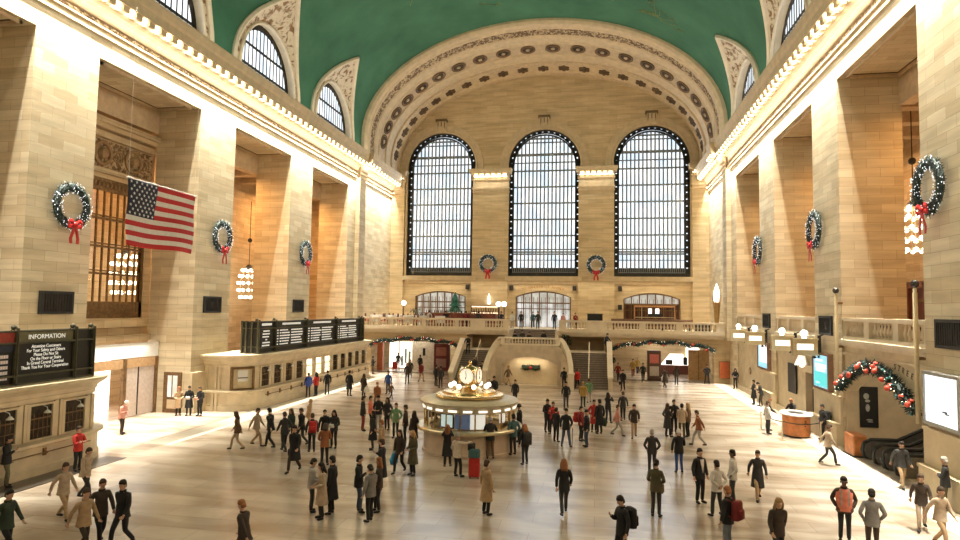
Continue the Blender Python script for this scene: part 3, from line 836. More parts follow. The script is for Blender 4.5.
m = MB(); m.tube([(0, .05, .04), (0, .05, 8.6)], .012, 4); m.tube([(0, 5.2, .04), (0, 5.2, 8.6)], .012, 4); m.build('cables', WHITE, fl)
# ---- black vent plaques on the piers and small loudspeakers
def make_plaque(label):
    t = thing('vent_plaque', label, 'vent plaque', group='black bronze plaques on the piers')
    m = MB(); m.holed([(-.92,-.52),(.92,-.52),(.92,.52),(-.92,.52)], [[(-.78,-.4),(.78,-.4),(.78,.4),(-.78,.4)]], fX, -.02, .09); m.build('frame', BLACK, t)
    m = MB(); m.box(-.02, .03, -.8, .8, -.42, .42); m.box(.03, .05, -.1, .1, -.2, .2); m.build('panel', DARKSTAGE, t)
    m = MB()
    for i in range(11): m.box(.03, .06, -.75+.15*i-.03, -.75+.15*i+.03, -.4, .4)
    m.build('grating', BLACK, t)
    return t
p0 = make_plaque('x'); p0ch = kids(p0)
for i, (x, y, z, rz, lab) in enumerate([(XL+.03, 24.75, 6.6, 0, 'black plaque on the left pier nearest the camera, under its wreath'), (XL+.03, 36.65, 6.62, 0, 'black plaque on the pier between the flag and the departures board'), (XL+.03, 48.55, 6.62, 0, 'black plaque on the farthest left pier, above the departures board'),
       (XR-.03, 24.75, 5.95, PI, 'black plaque on the nearest right pier, above the white screen'), (XR-.03, 36.85, 5.98, PI, 'black plaque on the right pier above the turquoise screen'), (XR-.03, 48.75, 6.05, PI, 'black plaque on the farthest right pier, above the pale blue screen')]):
    o = p0 if i == 0 else dup(p0, (0,0,0), lab, ch=p0ch)
    o.location = (x, y, z); o.rotation_euler = (0, 0, rz); o['label'] = lab
def make_speaker():
    t = thing('loudspeaker', 'x', 'loudspeaker', group='small black loudspeakers on the window wall')
    m = MB(); m.bevbox(-.22, .22, -.35, 0, -.28, .28, .04); m.build('cabinet', BLACK, t)
    m = MB(); m.box(-.17, .17, -.37, -.35, -.22, .22); m.build('grille_cloth', DARKSTAGE, t)
    m = MB(); m.box(-.05, .05, 0, .1, -.1, .1); m.build('bracket', BLACK, t)
    return t
s0 = make_speaker(); s0ch = kids(s0)
for i, (px, z, lab) in enumerate([(-14.75, 9.15, 'small black loudspeaker at the upper right of the first balcony doorway'), (-9.55, 9.1, 'small black loudspeaker left of the gilt lettering'), (-2.3, 9.1, 'small black loudspeaker right of the gilt lettering'), (2.75, 9.1, 'upper of two small black loudspeakers left of the third doorway'), (2.75, 7.0, 'lower of two small black loudspeakers left of the third doorway')]):
    o = s0 if i == 0 else dup(s0, (0,0,0), lab, ch=s0ch)
    o.location = (px, YB-.12, z); o['label'] = lab
# ---- ticket booths along the left wall
LEDROW = lamp_mat('board_lettering', (.92, .9, .8), .62); LEDDIM = lamp_mat('dim_board_lettering', (.55, .45, .38), .35)
BOARDGREEN = plain('olive_board_frame', (.10, .095, .06), .5, .3); BOARDBLACK = plain('board_black', (.012, .013, .012), .4)
TICKETDARK = plain('dark_window_glass', (.05, .04, .03), .15, noise=.3)
BOOTHGLOW = lamp_mat('booth_lamp_glow', (1.0, .86, .6), 2.6)
def booth(label, y0, y1, xf, round_near, round_far, win_y, glow, endwin, bulge=0.0):
    t = thing('ticket_booth', label, 'ticket booth', (xf, y0, 0))
    R = 1.5; xb = XL-xf
    path = []                                     # (x, y, nx, ny) local
    if round_near:
        path += [(xb, 0, 0, -1), (-R, 0, 0, -1)]
        for i in range(1, 9): a = PI/2*i/8; path.append((-R+R*math.sin(a), R-R*math.cos(a), math.sin(a), -math.cos(a)))
    else: path += [(xb, 0, 0, -1), (-.01, 0, 0, -1), (0, 0, 1, 0)]
    LY = y1-y0
    if round_far:
        for i in range(0, 9): a = PI/2*i/8; path.append((-R+R*math.cos(a), LY-R+R*math.sin(a), math.cos(a), math.sin(a)))
        path += [(xb, LY, 0, 1)]
    else: path += [(0, LY, 1, 0), (0, LY+.01, 0, 1), (xb, LY, 0, 1)]
    prof = [(.34, 0), (.34, .3), (.27, .36), (.27, 1.06), (.34, 1.1), (.48, 1.14), (.48, 1.24), (.04, 1.26), (0, 1.27), (0, 2.72), (.1, 2.74), (.1, 2.9), (.16, 2.95), (.2, 3.1), (.5, 3.3), (.55, 3.36), (.55, 3.46), (0, 3.5)]
    m = MB(); rings = [[(x+nx*d, y+ny*d, z) for x, y, nx, ny in path] for d, z in prof]
    m.loft(rings, False); m.add(rings[-1], [tuple(range(len(path)))]); m.build('body', CREAM, t)
    for k, yy in enumerate(win_y):
        y = yy-y0; wm = MB(); hw = .50
        wm.holed([(y-hw-.14, 1.28), (y+hw+.14, 1.28), (y+hw+.14, 2.68), (y-hw-.14, 2.68)], [[(y-hw, 1.34), (y+hw, 1.34), (y+hw, 2.6), (y-hw, 2.6)]], fX, -.02, .1)
        w = wm.build('ticket_window', CREAM, t)
        g = MB(); g.box(.0, .02, y-hw, y+hw, 1.34, 2.6); g.build('pane', BOOTHGLOW if k in glow else TICKETDARK, w)
        b = MB()
        for i in range(1, 5): b.box(.03, .05, y-hw+2*hw*i/5-.012, y-hw+2*hw*i/5+.012, 1.36, 2.3)
        b.box(.03, .06, y-hw, y+hw, 2.08, 2.13); b.box(.03, .06, y-hw, y+hw, 1.7, 1.73); b.build('bars', BRONZE2, w)
        l = MB(); l.tube([(.1, y, 2.6), (.3, y, 2.55), (.34, y, 2.45)], .015, 5); l.lathe([(.04,.1),(.13,0),(.12,-.02),(.0001,.02)], (.34, y, 2.34), 10); l.build('shade_lamp', WHITE, w)
    sp_ = win_y[1]-win_y[0]
    for c in [w_-y0+sp_/2 for w_ in win_y if w_-y0+sp_/2 < LY-.5]+[win_y[0]-y0-sp_/2]*(win_y[0]-y0-sp_/2 > (R if round_near else .3)):
        pm = MB()
        for dy in (-.12, .12): pm.box(-.02, .09, c+dy-.085, c+dy+.085, 1.28, 2.72)
        pm.build('pilaster', CREAM, t)
    hr = MB()
    for a in win_y:
        hr.box(.27, .42, a-y0-.05, a-y0+.05, .78, .86); hr.box(.27, .33, a-y0-.07, a-y0+.07, .7, .98)
    if win_y: hr.tube([(.42, win_y[0]-y0-.5, .84), (.42, win_y[-1]-y0+.5, .84)], .025, 6)
    hr.build('bag_rail', BRONZE2, t)
    if endwin:
        F = lambda u, d, z: (-R+(R+d)*math.sin(PI/4)+u*math.cos(PI/4), R-(R+d)*math.cos(PI/4)+u*math.sin(PI/4), z)
        def slab(u0, u1, d0, d1, z0, z1): 
            q = MB(); q.loft([[F(u0,d0,z), F(u1,d0,z), F(u1,d1,z), F(u0,d1,z)] for z in (z0, z1)], True, True); return q
        e = MB(); fr_ = lambda u, v, d: F(u, d, v)
        e.holed([(-.72, 1.28), (.72, 1.28), (.72, 2.7), (-.72, 2.7)], [[(-.58, 1.38), (.58, 1.38), (.58, 2.58), (-.58, 2.58)]], fr_, -.2, .1); w = e.build('end_window', BRONZE2, t)
        slab(-.58, .58, -.05, .02, 1.38, 2.58).build('blind', PALEBRASS, w); slab(-.3, .3, .02, .05, 1.8, 2.5).build('notice', WHITE, w); slab(-.3, .3, .05, .07, 2.0, 2.06).build('slot', BLACK, w)
        for x in (-R-.25, -R-.5, -R-1.15):
            pm = MB(); pm.box(x-.09, x+.09, -.09, .02, 1.28, 2.72); pm.box(x-.1, x+.1, -.38, .02, 0, 1.14); pm.build('pilaster', CREAM, t)
    return t
booth('long cream stone ticket booth beneath the departures board', 36.2, 57.4, -21.45, True, False, [38.5+1.62*i for i in range(12)], (4, 5, 6), True)
booth('cream stone ticket booth nearest the camera, beneath the information board', 15.2, 24.75, -21.25, False, True, [16.45, 18.05, 19.65, 21.25, 22.85], (), False)
def board(label, y0, y1, x0, x1, z0, z1, divs, rows, rg, special=None, near_end=True):
    t = thing('departure_board' if special is None else 'information_board', label, 'notice board', (x1, y0, z0)); L = y1-y0; H = z1-z0; D = x1-x0
    m = MB(); m.box(-D, 0, 0, L, .05, H); m.build('case', BOARDBLACK, t)
    fr = MB()
    for y in [0]+[d-y0 for d in divs]+[L]: fr.box(-.02, .10, y-.07, y+.07, 0, H+.05); fr.box(.03, .16, y-.02, y+.02, 0, H+.12)
    for z in (.02, .34, H-.44, H): fr.box(-.02, .08 if z not in (.34, H-.44) else .13, 0, L, z-.03, z+.03)
    for x in (-D, -D*.72, -D*.36): fr.box(x-.05, x+.05, -.08, .02, 0, H+.05)
    for z in (.02, .42, H-.44, H): fr.box(-D, 0, -.06, .02, z-.03, z+.03)
    for y in [0]+[d-y0 for d in divs]+[L]: fr.sphere((-.1, y, H+.14), .1, 8, 5); fr.tube([(-.25, y, H), (-.1, y+.1, H+.2), (.1, y, H+.05)], .025, 5)
    fr.build('frame', BOARDGREEN, t)
    return t, L, H, D
rg = random.Random(5)
divs = [39.6, 44.3, 49.9, 55.3]
t, L, H, D = board('long black departures board with four lettered panels on the left wall', 37.4, 56.0, -22.5, -21.4, 3.5, 5.55, divs, 7, rg)
pan = [37.4]+divs
for k in range(4):
    a, b = pan[k]-37.4, pan[k+1]-37.4
    hd = MB(); w = (b-a); 
    y = a+w*.22
    while y < a+w*.8: l = w*.035; hd.box(0, .012, y, y+l*.8, H-.26, H-.12); y += l*1.12
    hd.build('heading', LEDROW, t)
    for r in range(6):
        m = MB()
        z = H-.62-.19*r
        if k == 0: spans = [(.25+.1*rg.random(), .75-.1*rg.random())] if r != 3 else [(.45, .55)]
        else: spans = [(.04, .10), (.15, .2), (.22, .38+.1*rg.random()), (.5, .78+.1*rg.random())]
        for s0_, s1_ in spans:
            y = a+w*s0_
            while y < a+w*s1_:
                l = rg.uniform(.05, .09)*(1 if w < 3 else 1.5); m.box(0, .01, y, y+l*.7, z-.045, z+.035); y += l
        m.build('text_row', LEDROW, t)
t, L, H, D = board('olive framed information board nearest the camera with a red heading beside it', 16.0, 23.7, -22.3, -21.3, 3.5, 5.5, [20.05, 22.75], 6, rg, True)
OLIVE = plain('olive_heading', (.17, .155, .075), .5, noise=.08)
hd = MB(); hd.box(0, .03, 20.15-16, 22.65-16, H-.42, H-.04); hd.build('heading_panel', OLIVE, t)
hd = MB(); hd.box(0, .03, .2, 20.0-16, H-.42, H-.04); hd.build('red_heading_panel', REDPAINT, t)
hd = MB(); hd.box(0, .03, .2, 20.0-16, H-.75, H-.5); hd.build('blue_strip', plain('navy_strip', (.02,.03,.06), .5), t)
RT = (PI/2, 0, PI/2)
yc = 21.4-16
text_obj('heading_text', 'INFORMATION', .25, t, LEDROW, (.045, yc, H-.235), RT, .004)
for i, s in enumerate(['Attention Customers', 'For Your Safety and Others', 'Please Do Not Sit', 'On the Floor or Stairs', 'In Grand Central Terminal', 'Thank You For Your Cooperation']):
    text_obj('message_line', s, .18, t, LEDROW, (.03, yc, H-.60-.16*i), RT, .004, sx=.86)
text_obj('red_heading_text', 'DEPARTURES', .3, t, LEDROW, (.045, 1.95, H-.235), RT, .004)
for r in range(5):
    y = 2.3; m = MB()
    while y < 3.75: l = .1; m.box(0, .012, y, y+l*.8, H-.98-.2*r, H-.86-.2*r); y += l
    m.build('dim_text_row', LEDDIM, t)
m = MB(); m.box(-20.8, -19.75, 15.0, 24.2, .001, .012); m.box(-19.75, -19.7, 15.0, 24.0, .001, .02)  # thin dark slab laid on the floor, with a narrow edge strip
struct(m.build('trim_5', plain('dark_floor_strip', (.06,.05,.04), .3)), 'dark strip along the foot of the near booth')
# ---- round information booth with the four-faced clock
ib = thing('information_booth', 'round marble and brass information booth topped by a four-faced golden clock', 'information booth', (-5.85, 29.6, 0))
PINKSTONE = plain('pinkish_marble_counter', (.62, .50, .38), .3, noise=.1, scale=3)
m = MB(); m.lathe([(2.22,0),(2.22,.12),(2.15,.14),(2.15,.95),(2.2,1.0)], n=48); m.build('base', PINKSTONE, ib, True)
m = MB(); m.lathe([(2.2,1.0),(2.48,1.04),(2.5,1.14),(2.46,1.18),(1.9,1.18),(1.9,1.0)], n=48); m.build('counter', PALEBRASS, ib, True)
NP = 20
m = MB(); m.tube([(0,0,1.18),(0,0,2.2)], .04, 6)
multi('mullion', m.build('mullion', BRASS, None), ib, [(2.12*math.cos(2*PI*k/NP), 2.12*math.sin(2*PI*k/NP), 0) for k in range(NP)])
m = MB(); m.lathe([(2.1,1.2),(2.1,1.95),(2.09,1.95),(2.09,1.2)], n=NP*2); m.build('glass', CLEAR, ib)
m = MB(); m.lathe([(1.55,.02),(1.55,1.15),(.5,1.15),(.5,2.2),(.45,2.2),(.45,.02)], n=24); m.build('core', TAN, ib)
m = MB(); m.lathe([(2.06,1.92),(2.16,1.92),(2.2,2.0),(2.2,2.16),(2.3,2.22),(2.34,2.30),(2.28,2.36),(1.3,2.46),(0.2,2.46),(.2,2.25),(2.0,2.2)], n=48); ca = m.build('canopy', plain('pale_gilt_canopy', (.66,.58,.42), .4, .3, noise=.06), ib, True)
m = MB(); m.box(2.165, 2.215, -.2, .2, 2.0, 2.09)
multi('sign_light', m.build('sign_light', lamp_mat('booth_sign_glow', (1.0,.93,.78), 1.5), None), ca, [(0, 0, 0, 2*PI*(k+.5)/NP) for k in range(NP)])
SCREENB = lamp_mat('blue_screen', (.10,.16,.32), .5); SCREENW = lamp_mat('white_screen', (.85,.9,.95), .9); SCREENY = lamp_mat('weather_screen', (.55,.75,.85), .9)
for k, (deg, mt, nm) in enumerate([(251, SCREENY, 'monitor'), (272, SCREENB, 'poster'), (292, SCREENW, 'paper_notice'), (330, SCREENW, 'paper_notice'), (200, SCREENW, 'paper_notice')]):
    a = math.radians(deg); c, s = math.cos(a), math.sin(a); tx, ty = -s, c
    w = .34 if k < 3 else .17; z0, z1 = (1.25, 1.9) if k < 3 else (1.45, 1.85)
    p = [(2.0*c+tx*u, 2.0*s+ty*u, z) for u, z in ((-w, z0), (w, z0), (w, z1), (-w, z1))]; q = [(x-c*.05, y-s*.05, z) for x, y, z in p]
    f = MB(); f.loft([p, q], True, True); fo = f.build(nm, BLACK if k == 0 else mt, ib)
    if k == 0:
        p = [(2.03*c+tx*u*.85, 2.03*s+ty*u*.85, z0+.06+(z-z0)*.82) for u, z in ((-w, z0), (w, z0), (w, z1), (-w, z1))]; q = [(x-c*.03, y-s*.03, z) for x, y, z in p]
        f = MB(); f.loft([p, q], True, True); f.build('screen', mt, fo)
m = MB(); m.lathe([(1.55,2.44),(1.62,2.48),(1.62,2.58),(1.5,2.62),(1.3,2.62),(1.25,2.72),(.7,2.76),(.45,2.86),(.3,2.9),(.0001,2.9)], n=40); m.build('clock_pedestal', BRASS, ib, True)
lm = MB(); lg = MB()
for k in range(8):
    a = 2*PI*(k+.5)/8; c, s = math.cos(a), math.sin(a)
    lg.tube([(.6*c, .6*s, 2.74), (.85*c, .85*s, 2.82), (.9*c, .9*s, 2.86)], .03, 5)
lgo = lg.build('lamp_arms', BRASS, ib)
multi('globe', ball('globe', lamp_mat('opal_globe', (1.0,.92,.74), 2.6), .12, 10, 8), lgo, [(.92*math.cos(2*PI*(k+.5)/8), .92*math.sin(2*PI*(k+.5)/8), 2.98) for k in range(8)])
m = MB(); m.lathe([(.26,2.88),(.2,2.95),(.17,3.05),(.24,3.12),(.16,3.16)], n=16); m.lathe([(.06,3.78),(.16,3.84),(.1,3.9),(.05,3.95),(.09,4.02),(.05,4.1),(.0001,4.14)], n=12); m.build('clock_stem', BRASS, ib, True)
m = MB(); m.sphere((0,0,3.43), .47, 20, 14); ck = m.build('clock_case', BRASS, ib, True)
for k in range(4):
    a = math.radians(-100+90*k); c, s = math.cos(a), math.sin(a)
    F = lambda r, th, d, c=c, s=s: (c*d - s*r*math.cos(th), s*d + c*r*math.cos(th), 3.43+r*math.sin(th))
    d_ = MB(); d_.loft([[F(.36, 2*PI*i/28, .37) for i in range(28)], [F(.36, 2*PI*i/28, .475) for i in range(28)]], True, True); dl = d_.build('dial', DIAL, ck)
    b_ = MB(); b_.tube([F(.375, 2*PI*i/28, .455) for i in range(28)], .04, 6, True); b_.build('bezel', BRASS, ck, True)
    h_ = MB()
    for th, l, w in ((math.radians(100), .24, .016), (math.radians(250), .16, .022)):
        h_.tube([F(.02, th, .49), F(l, th, .49)], w, 4)
    for i in range(12): h_.tube([F(.28, 2*PI*i/12, .48), F(.34, 2*PI*i/12, .48)], .012, 4)
    h_.build('hands', BLACK, ck)
# ---- grand double stair
STAIR = plain('stair_wall_stone', (.62, .52, .38), .55, noise=.1, scale=2)
ZL = 2.75; YS0, YS1 = 53.6, 58.2
st = thing('staircase', 'grand double staircase with a niche between its flights, rising to the far balcony', 'staircase', (-5.8, 55, 0)); st['kind'] = 'structure'
def stw(o): return o
LOC = Vector((-5.8, 55, 0))
def B(m, x0, x1, y0, y1, z0, z1): m.box(x0-LOC.x, x1-LOC.x, y0-LOC.y, y1-LOC.y, z0, z1)
NS = 16
for nm, xa, xb in (('left_flight', -12.1, -9.0), ('right_flight', -2.1, 1.1)):
    m = MB()
    for i in range(NS):
        y = YS0+(YS1-YS0)*i/NS; z = ZL*(i+1)/NS
        m.mat(1); B(m, xa, xb, y+.03, YS1+.2, z-ZL/NS, z-.04); m.mat(0); B(m, xa, xb, y-.02, y+(YS1-YS0)/NS+.06, z-.05, z)
    m.build('flight', [TREAD, RISER], st)
    xm = (xa+xb)/2
    h = MB(); q = lambda x, y, z: (x-LOC.x, y-LOC.y, z)
    h.tube([q(xm, YS0, .95), q(xm, YS1, ZL+.95)], .035, 6)
    for f_ in (0, .33, .66, 1): h.tube([q(xm, YS0+(YS1-YS0)*f_, ZL*f_), q(xm, YS0+(YS1-YS0)*f_, ZL*f_+.95)], .025, 6)
    h.build('handrail', PALEBRASS, st)
m = MB(); B(m, -12.1, 1.1, YS1, 61.9, ZL-.3, ZL); B(m, -9.0, -2.1, 55.9, YS1, ZL-.3, ZL); m.build('landing', STAIR, st)
m = MB()
for i in range(11):
    z = ZL+(4.6-ZL)*(i+1)/11; y = 60.6+3.6*i/11
    m.mat(1); B(m, -8.1, -3.7, y+.03, 64.3, z-.17, z-.04); m.mat(0); B(m, -8.1, -3.7, y-.02, y+.4, z-.05, z)
m.build('upper_flight', [TREAD, RISER], st)
m = MB(); B(m, -8.4, -8.1, 59.6, 64.3, ZL, 4.6); B(m, -3.7, -3.4, 59.6, 64.3, ZL, 4.6); m.build('cheek_walls', STAIR, st)
# central wall with the niche
YW = 55.35
m = MB()
sh = lambda u, v, t_: (u-LOC.x, t_-LOC.y, v)
m.holed([(-9.15, 0), (-2.05, 0), (-2.05, 2.3), (-2.6, 3.1), (-3.25, 3.45), (-8.0, 3.45), (-8.6, 3.1), (-9.15, 2.3)], [seg_poly(-5.62, 2.48, .001, 1.75, 2.45)], sh, YW, YW+.55)
B(m, -9.15, -2.05, YW+1.6, YW+1.75, 0, 2.6); m.build('niche_wall', STAIR, st)
m = MB(); B(m, -8.1, -3.1, YW+.9, YW+1.0, 0, 2.55); m.build('niche_back', plain('warm_niche_stone', (.78,.64,.42), .6, noise=.05), st)
m = MB(); B(m, -8.15, -3.1, YW-.06, YW+.6, 3.45, 3.58); m.build('landing_plinth', TRIM2, st)
m = MB(); B(m, -8.25, -3.0, YW-.06, YW+.5, 4.0, 4.14); m.build('landing_rail', TRIM2, st)
for i in range(17): baluster(st, (-7.7+4.15*i/16-LOC.x, YW+.2-LOC.y, 3.56), .46)
for xa in (-8.2, -3.35):
    m = MB(); B(m, xa, xa+.35, YW-.03, YW+.45, 3.5, 4.05); m.build('post', TRIM2, st)
# swept wings of the balustrade, down along the inner side of each flight
for sg, x0, x1 in ((-1, -8.2, -9.3), (1, -3.05, -1.95)):
    path = []
    for i in range(17):
        f_ = i/16; x = x0+(x1-x0)*math.sin(f_*PI/2); y = YW+.2-(YW+.2-YS0+.35)*(1-math.cos(f_*PI/2)); z = 4.07-3.0*f_**1.35
        path.append(Vector((x-LOC.x, y-LOC.y, z)))
    m = MB(); rings = [[(p.x-.2, p.y-.12, p.z-.08), (p.x+.2, p.y+.12, p.z-.08), (p.x+.2, p.y+.12, p.z+.08), (p.x-.2, p.y-.12, p.z+.08)] for p in path]; m.loft(rings, True, True); m.build('swept_rail', TRIM2, st)
    m = MB(); rings = [[(p.x-.15, p.y-.1, 0), (p.x+.15, p.y+.1, 0), (p.x+.15, p.y+.1, max(.1, p.z-.58)), (p.x-.15, p.y-.1, max(.1, p.z-.58))] for p in path]; m.loft(rings, True, True); m.build('swept_wall', STAIR, st)
    for i in range(1, 16, 1):
        p = path[i]; baluster(st, (p.x, p.y, max(.1, p.z-.6)), .54)
    m = MB(); m.box(path[-1].x-.25, path[-1].x+.25, path[-1].y-.3, path[-1].y+.2, 0, 1.25); m.box(path[-1].x-.3, path[-1].x+.3, path[-1].y-.35, path[-1].y+.25, 1.25, 1.36); m.build('newel', TRIM2, st)
for xa in (-12.45, 1.1):
    m = MB(); sl = [(YS0-.2-LOC.y, 0), (YS1-LOC.y, 0), (YS1-LOC.y, ZL+.95), (YS0-.2-LOC.y, 1.0)]
    m.prism(sl, lambda u, v, t_: (t_-LOC.x, u, v), xa, xa+.35)
    m.mat(1); sl = [(YS0-.3-LOC.y, .98), (YS1-LOC.y, ZL+.93), (YS1-LOC.y, ZL+1.08), (YS0-.3-LOC.y, 1.13)]; m.prism(sl, lambda u, v, t_: (t_-LOC.x, u, v), xa-.06, xa+.41)
    m.build('outer_parapet', [STAIR, TRIM2], st)
    m = MB(); m.box(xa-LOC.x, xa+.35-LOC.x, YS1-LOC.y, 62.0-LOC.y, 0, ZL+.95); m.build('outer_parapet', STAIR, st)
m = MB(); m.box(-6.5-LOC.x, -4.7-LOC.x, YW+.75-LOC.y, YW+.9-LOC.y, 1.2, 1.75)
sg_ = thing('greenery_swag', 'dark green swag hung in the niche between the stair flights', 'swag', (-5.6, YW+.8, 1.45))
m = MB(); rg = random.Random(4); pr = [(Vector((-.75+1.5*i/14, 0, .12*math.cos(i*.9)*.3)), Vector((1,0,0)), .2) for i in range(15)]
m.tube([p for p, _, _ in pr], .2, 7); needles(m, pr, 420, rg, .2, .04); m.build('needles', plain('swag_green', (.035,.06,.03), .7, noise=.3), sg_)
m = MB(); m.sphere((0,-.22,.02), .12, 8, 5); m.build('bow', REDRIB, sg_)
# ---- garlands
GRED = plain('garland_red', (.62,.08,.045), .5); GTEAL = plain('teal_bauble', (.06,.17,.17), .25, .5)
def garland(label, pts, R=.3, n=1400, nballs=26):
    t = thing('garland', label, 'garland', pts[0], group='Christmas garlands over the arches')
    P = [Vector(p)-Vector(pts[0]) for p in pts]; fine = []
    for a, b in zip(P[:-1], P[1:]):
        for k in range(8): fine.append(a.lerp(b, k/8))
    fine.append(P[-1]); pr = []
    for i, p in enumerate(fine):
        tt = (fine[min(i+1, len(fine)-1)]-fine[max(i-1, 0)]).normalized(); pr.append((p, tt, R*.75))
    rg = random.Random(len(label)); m = MB(); m.tube([p for p, _, _ in pr], R*.6, 7); needles(m, pr, n, rg, R*.9, R*.14); m.build('needles', NEEDLE, t)
    def spot(i, k, r, jitter):
        p, tt, _ = pr[rg.randrange(len(pr))] if jitter else pr[int((i+.5)/k*len(pr))]
        d = Vector((rg.gauss(0,.5), rg.gauss(0,.5), rg.gauss(0,1))).normalized()
        q = p+d*R*.6+(Vector((0,-R*.5,0)) if abs(tt.y) < .7 else Vector((-R*.5,0,0)))
        return (q.x, q.y, q.z)
    k = nballs//3; m = MB(); r = R*.85
    for s_ in (-1, 1): m.sphere((s_*r*.45, s_*r*.45, s_*r*.2), r*.5, 7, 5)
    m.sphere((0,0,0), r*.3, 6, 4)
    multi('red_bow', m.build('red_bow', GRED, None, True), t, [spot(i, k, r, False) for i in range(k)])
    multi('bauble', ball('bauble', GTEAL, R*.26, 7, 5), t, [spot(i, 1, R, True) for i in range(nballs)])
    m = MB()
    for i in range(nballs*2): m.sphere(spot(i, 1, R, True), R*.085, 5, 3)
    m.build('fairy_lights', BULB, t)['kind'] = 'stuff'
    return t
def arch_run(a, b, h0, rise, n=12): return [(a+(b-a)*i/n, h0+rise*(1-(2*i/n-1)**2)) for i in range(n+1)]
garland('colourful Christmas garland over the escalator arch on the right', [(XR-.27, 34.45-7.5*i/14, z) for i, (_, z) in enumerate(arch_run(0, 1, 2.9, 1.38, 14))], .27, 1700, 40)
def swag_line(a, b, zs, n): 
    return [(a+(b-a)*i/n, YF-.32, zs+.75*(1-(2*i/n-1)**2)*.8+.22*abs(math.sin(i*PI/4))) for i in range(n+1)]
garland('looped Christmas garland over the shop opening left of the stairs', swag_line(-22.7, -13.4, 2.75, 16), .27, 900, 22)
garland('looped Christmas garland over the passage opening right of the stairs', swag_line(1.7, 11.0, 2.95, 16), .27, 900, 22)
# ---- lit screens on the right piers
def screen(label, y0, y1, z0, z1, base, marks, fcol=(.17,.09,.05)):
    t = thing('display_screen', label, 'screen', (XR-.16, (y0+y1)/2, (z0+z1)/2))
    hy, hz = (y1-y0)/2, (z1-z0)/2
    m = MB(); m.holed([(-hy-.12, -hz-.12), (hy+.12, -hz-.12), (hy+.12, hz+.12), (-hy-.12, hz+.12)], [[(-hy, -hz), (hy, -hz), (hy, hz), (-hy, hz)]], fX, -.12, .16); m.build('frame', plain('screen_frame', fcol, .5), t)
    m = MB(); m.box(-.06, .1, -hy, hy, -hz, hz); p = m.build('panel', base, t)
    for k, (mt, rects) in enumerate(marks):
        m = MB()
        for u0, u1, v0, v1 in rects: m.box(-.068, -.06, hy-2*hy*u1, hy-2*hy*u0, -hz+2*hz*v0, -hz+2*hz*v1)
        m.build('picture', mt, p)
TEAL = lamp_mat('turquoise_screen', (.10,.62,.66), 1.0); SKYB = lamp_mat('sky_blue_screen', (.30,.70,.95), 1.0); PAPERW = lamp_mat('white_screen_glow', (.93,.96,1.0), 1.25); PALEG = lamp_mat('pale_grey_print', (.70,.74,.80), 1.0); DKG = lamp_mat('dark_print', (.06,.07,.09), .5)
screen('large white lit screen on the nearest right pier', 24.0, 26.2, 2.72, 4.42, PAPERW, [(PALEG, [(.18,.24,.40,.45),(.22,.30,.34,.37),(.15,.18,.5,.53)]), (DKG, [(.52,.66,.26,.30),(.60,.72,.23,.26)])], (.36,.37,.36))
screen('turquoise and white lit screen on the middle right pier behind the kiosk', 36.1, 38.35, 2.62, 4.36, SKYB, [(TEAL, [(.05,.95,.04,.46)]), (PAPERW, [(.12,.62,.80,.86),(.12,.85,.60,.72),(.2,.78,.50,.57),(.15,.40,.10,.15)])])
screen('tall pale blue lit screen on the farthest right pier', 47.95, 50.5, 2.64, 4.34, PAPERW, [(SKYB, [(0,1,0,.22),(0,.15,.22,1)])])
# ---- dark posters on the right side
def poster(label, loc, w, h, axis, blotch):
    t = thing('poster', label, 'poster', loc)
    m = MB(); 
    if axis == 'Y': m.box(-w/2-.05, w/2+.05, -.05, .03, -h/2-.05, h/2+.05)
    else: m.box(-.05, .03, -w/2-.05, w/2+.05, -h/2-.05, h/2+.05)
    m.build('frame', BLACK, t)
    m = MB()
    for u, v, r, s in blotch:
        n = 10; pts = [(u*w+r*math.cos(2*PI*k/n), v*h+r*s*math.sin(2*PI*k/n)) for k in range(n)]
        m.prism(pts, fY if axis == 'Y' else fX, -.06, -.05)
    if blotch: m.build('printed_figure', plain('pale_print', (.42,.42,.40), .5), t)
poster('tall black poster with a pale figure under the garlanded arch', (13.45, BAYS[0][1]-.16, 2.0), .72, 1.9, 'Y', [(-.18,.28,.13,1.2),(-.1,.16,.12,.6),(-.1,-.02,.1,1.9),(0,-.33,.16,.25),(.05,-.38,.14,.2)])
poster('narrow dark brown panel on the gallery front left of the dark doorway', (XR+.05, 43.2, 2.5), 1.5, 1.75, 'X', [])
# ---- hanging lantern signs
LANTERNGLOW = lamp_mat('lantern_panel_glow', (1.0,.93,.75), 1.7)
def make_lantern():
    t = thing('lantern_sign', 'x', 'lantern sign', group='lantern signs over the right-hand exits')
    m = MB()
    m.holed([(-.75,-.45),(.75,-.45),(.75,.45),(-.75,.45)], [[(-.5,-.2),(.5,-.2),(.5,.2),(-.5,.2)]], fY, -.2, .2)
    m.box(-.8, .8, -.24, .24, .45, .55); m.box(-.8, .8, -.24, .24, -.55, -.45); m.build('case', PALEBRASS, t)
    m = MB(); m.box(-.5, .5, -.15, .15, -.2, .2); m.build('lit_panel', LANTERNGLOW, t)
    m = MB(); m.lathe([(.12,.55),(.16,.62),(.08,.68)], n=10); m.sphere((0,0,.86), .22, 12, 8); m.build('globe', BULBW, t, True)
    m = MB(); m.box(.8, 1.0, -.06, .06, -.7, .75); m.tube([(.9,0,.7),(1.15,0,.8)], .05, 6); m.lathe([(.0001,-.75),(.14,-.7),(.05,-.55)], (.6,0,0), 8); m.build('bracket', BRONZE, t)
    return t
l0 = make_lantern(); l0ch = kids(l0)
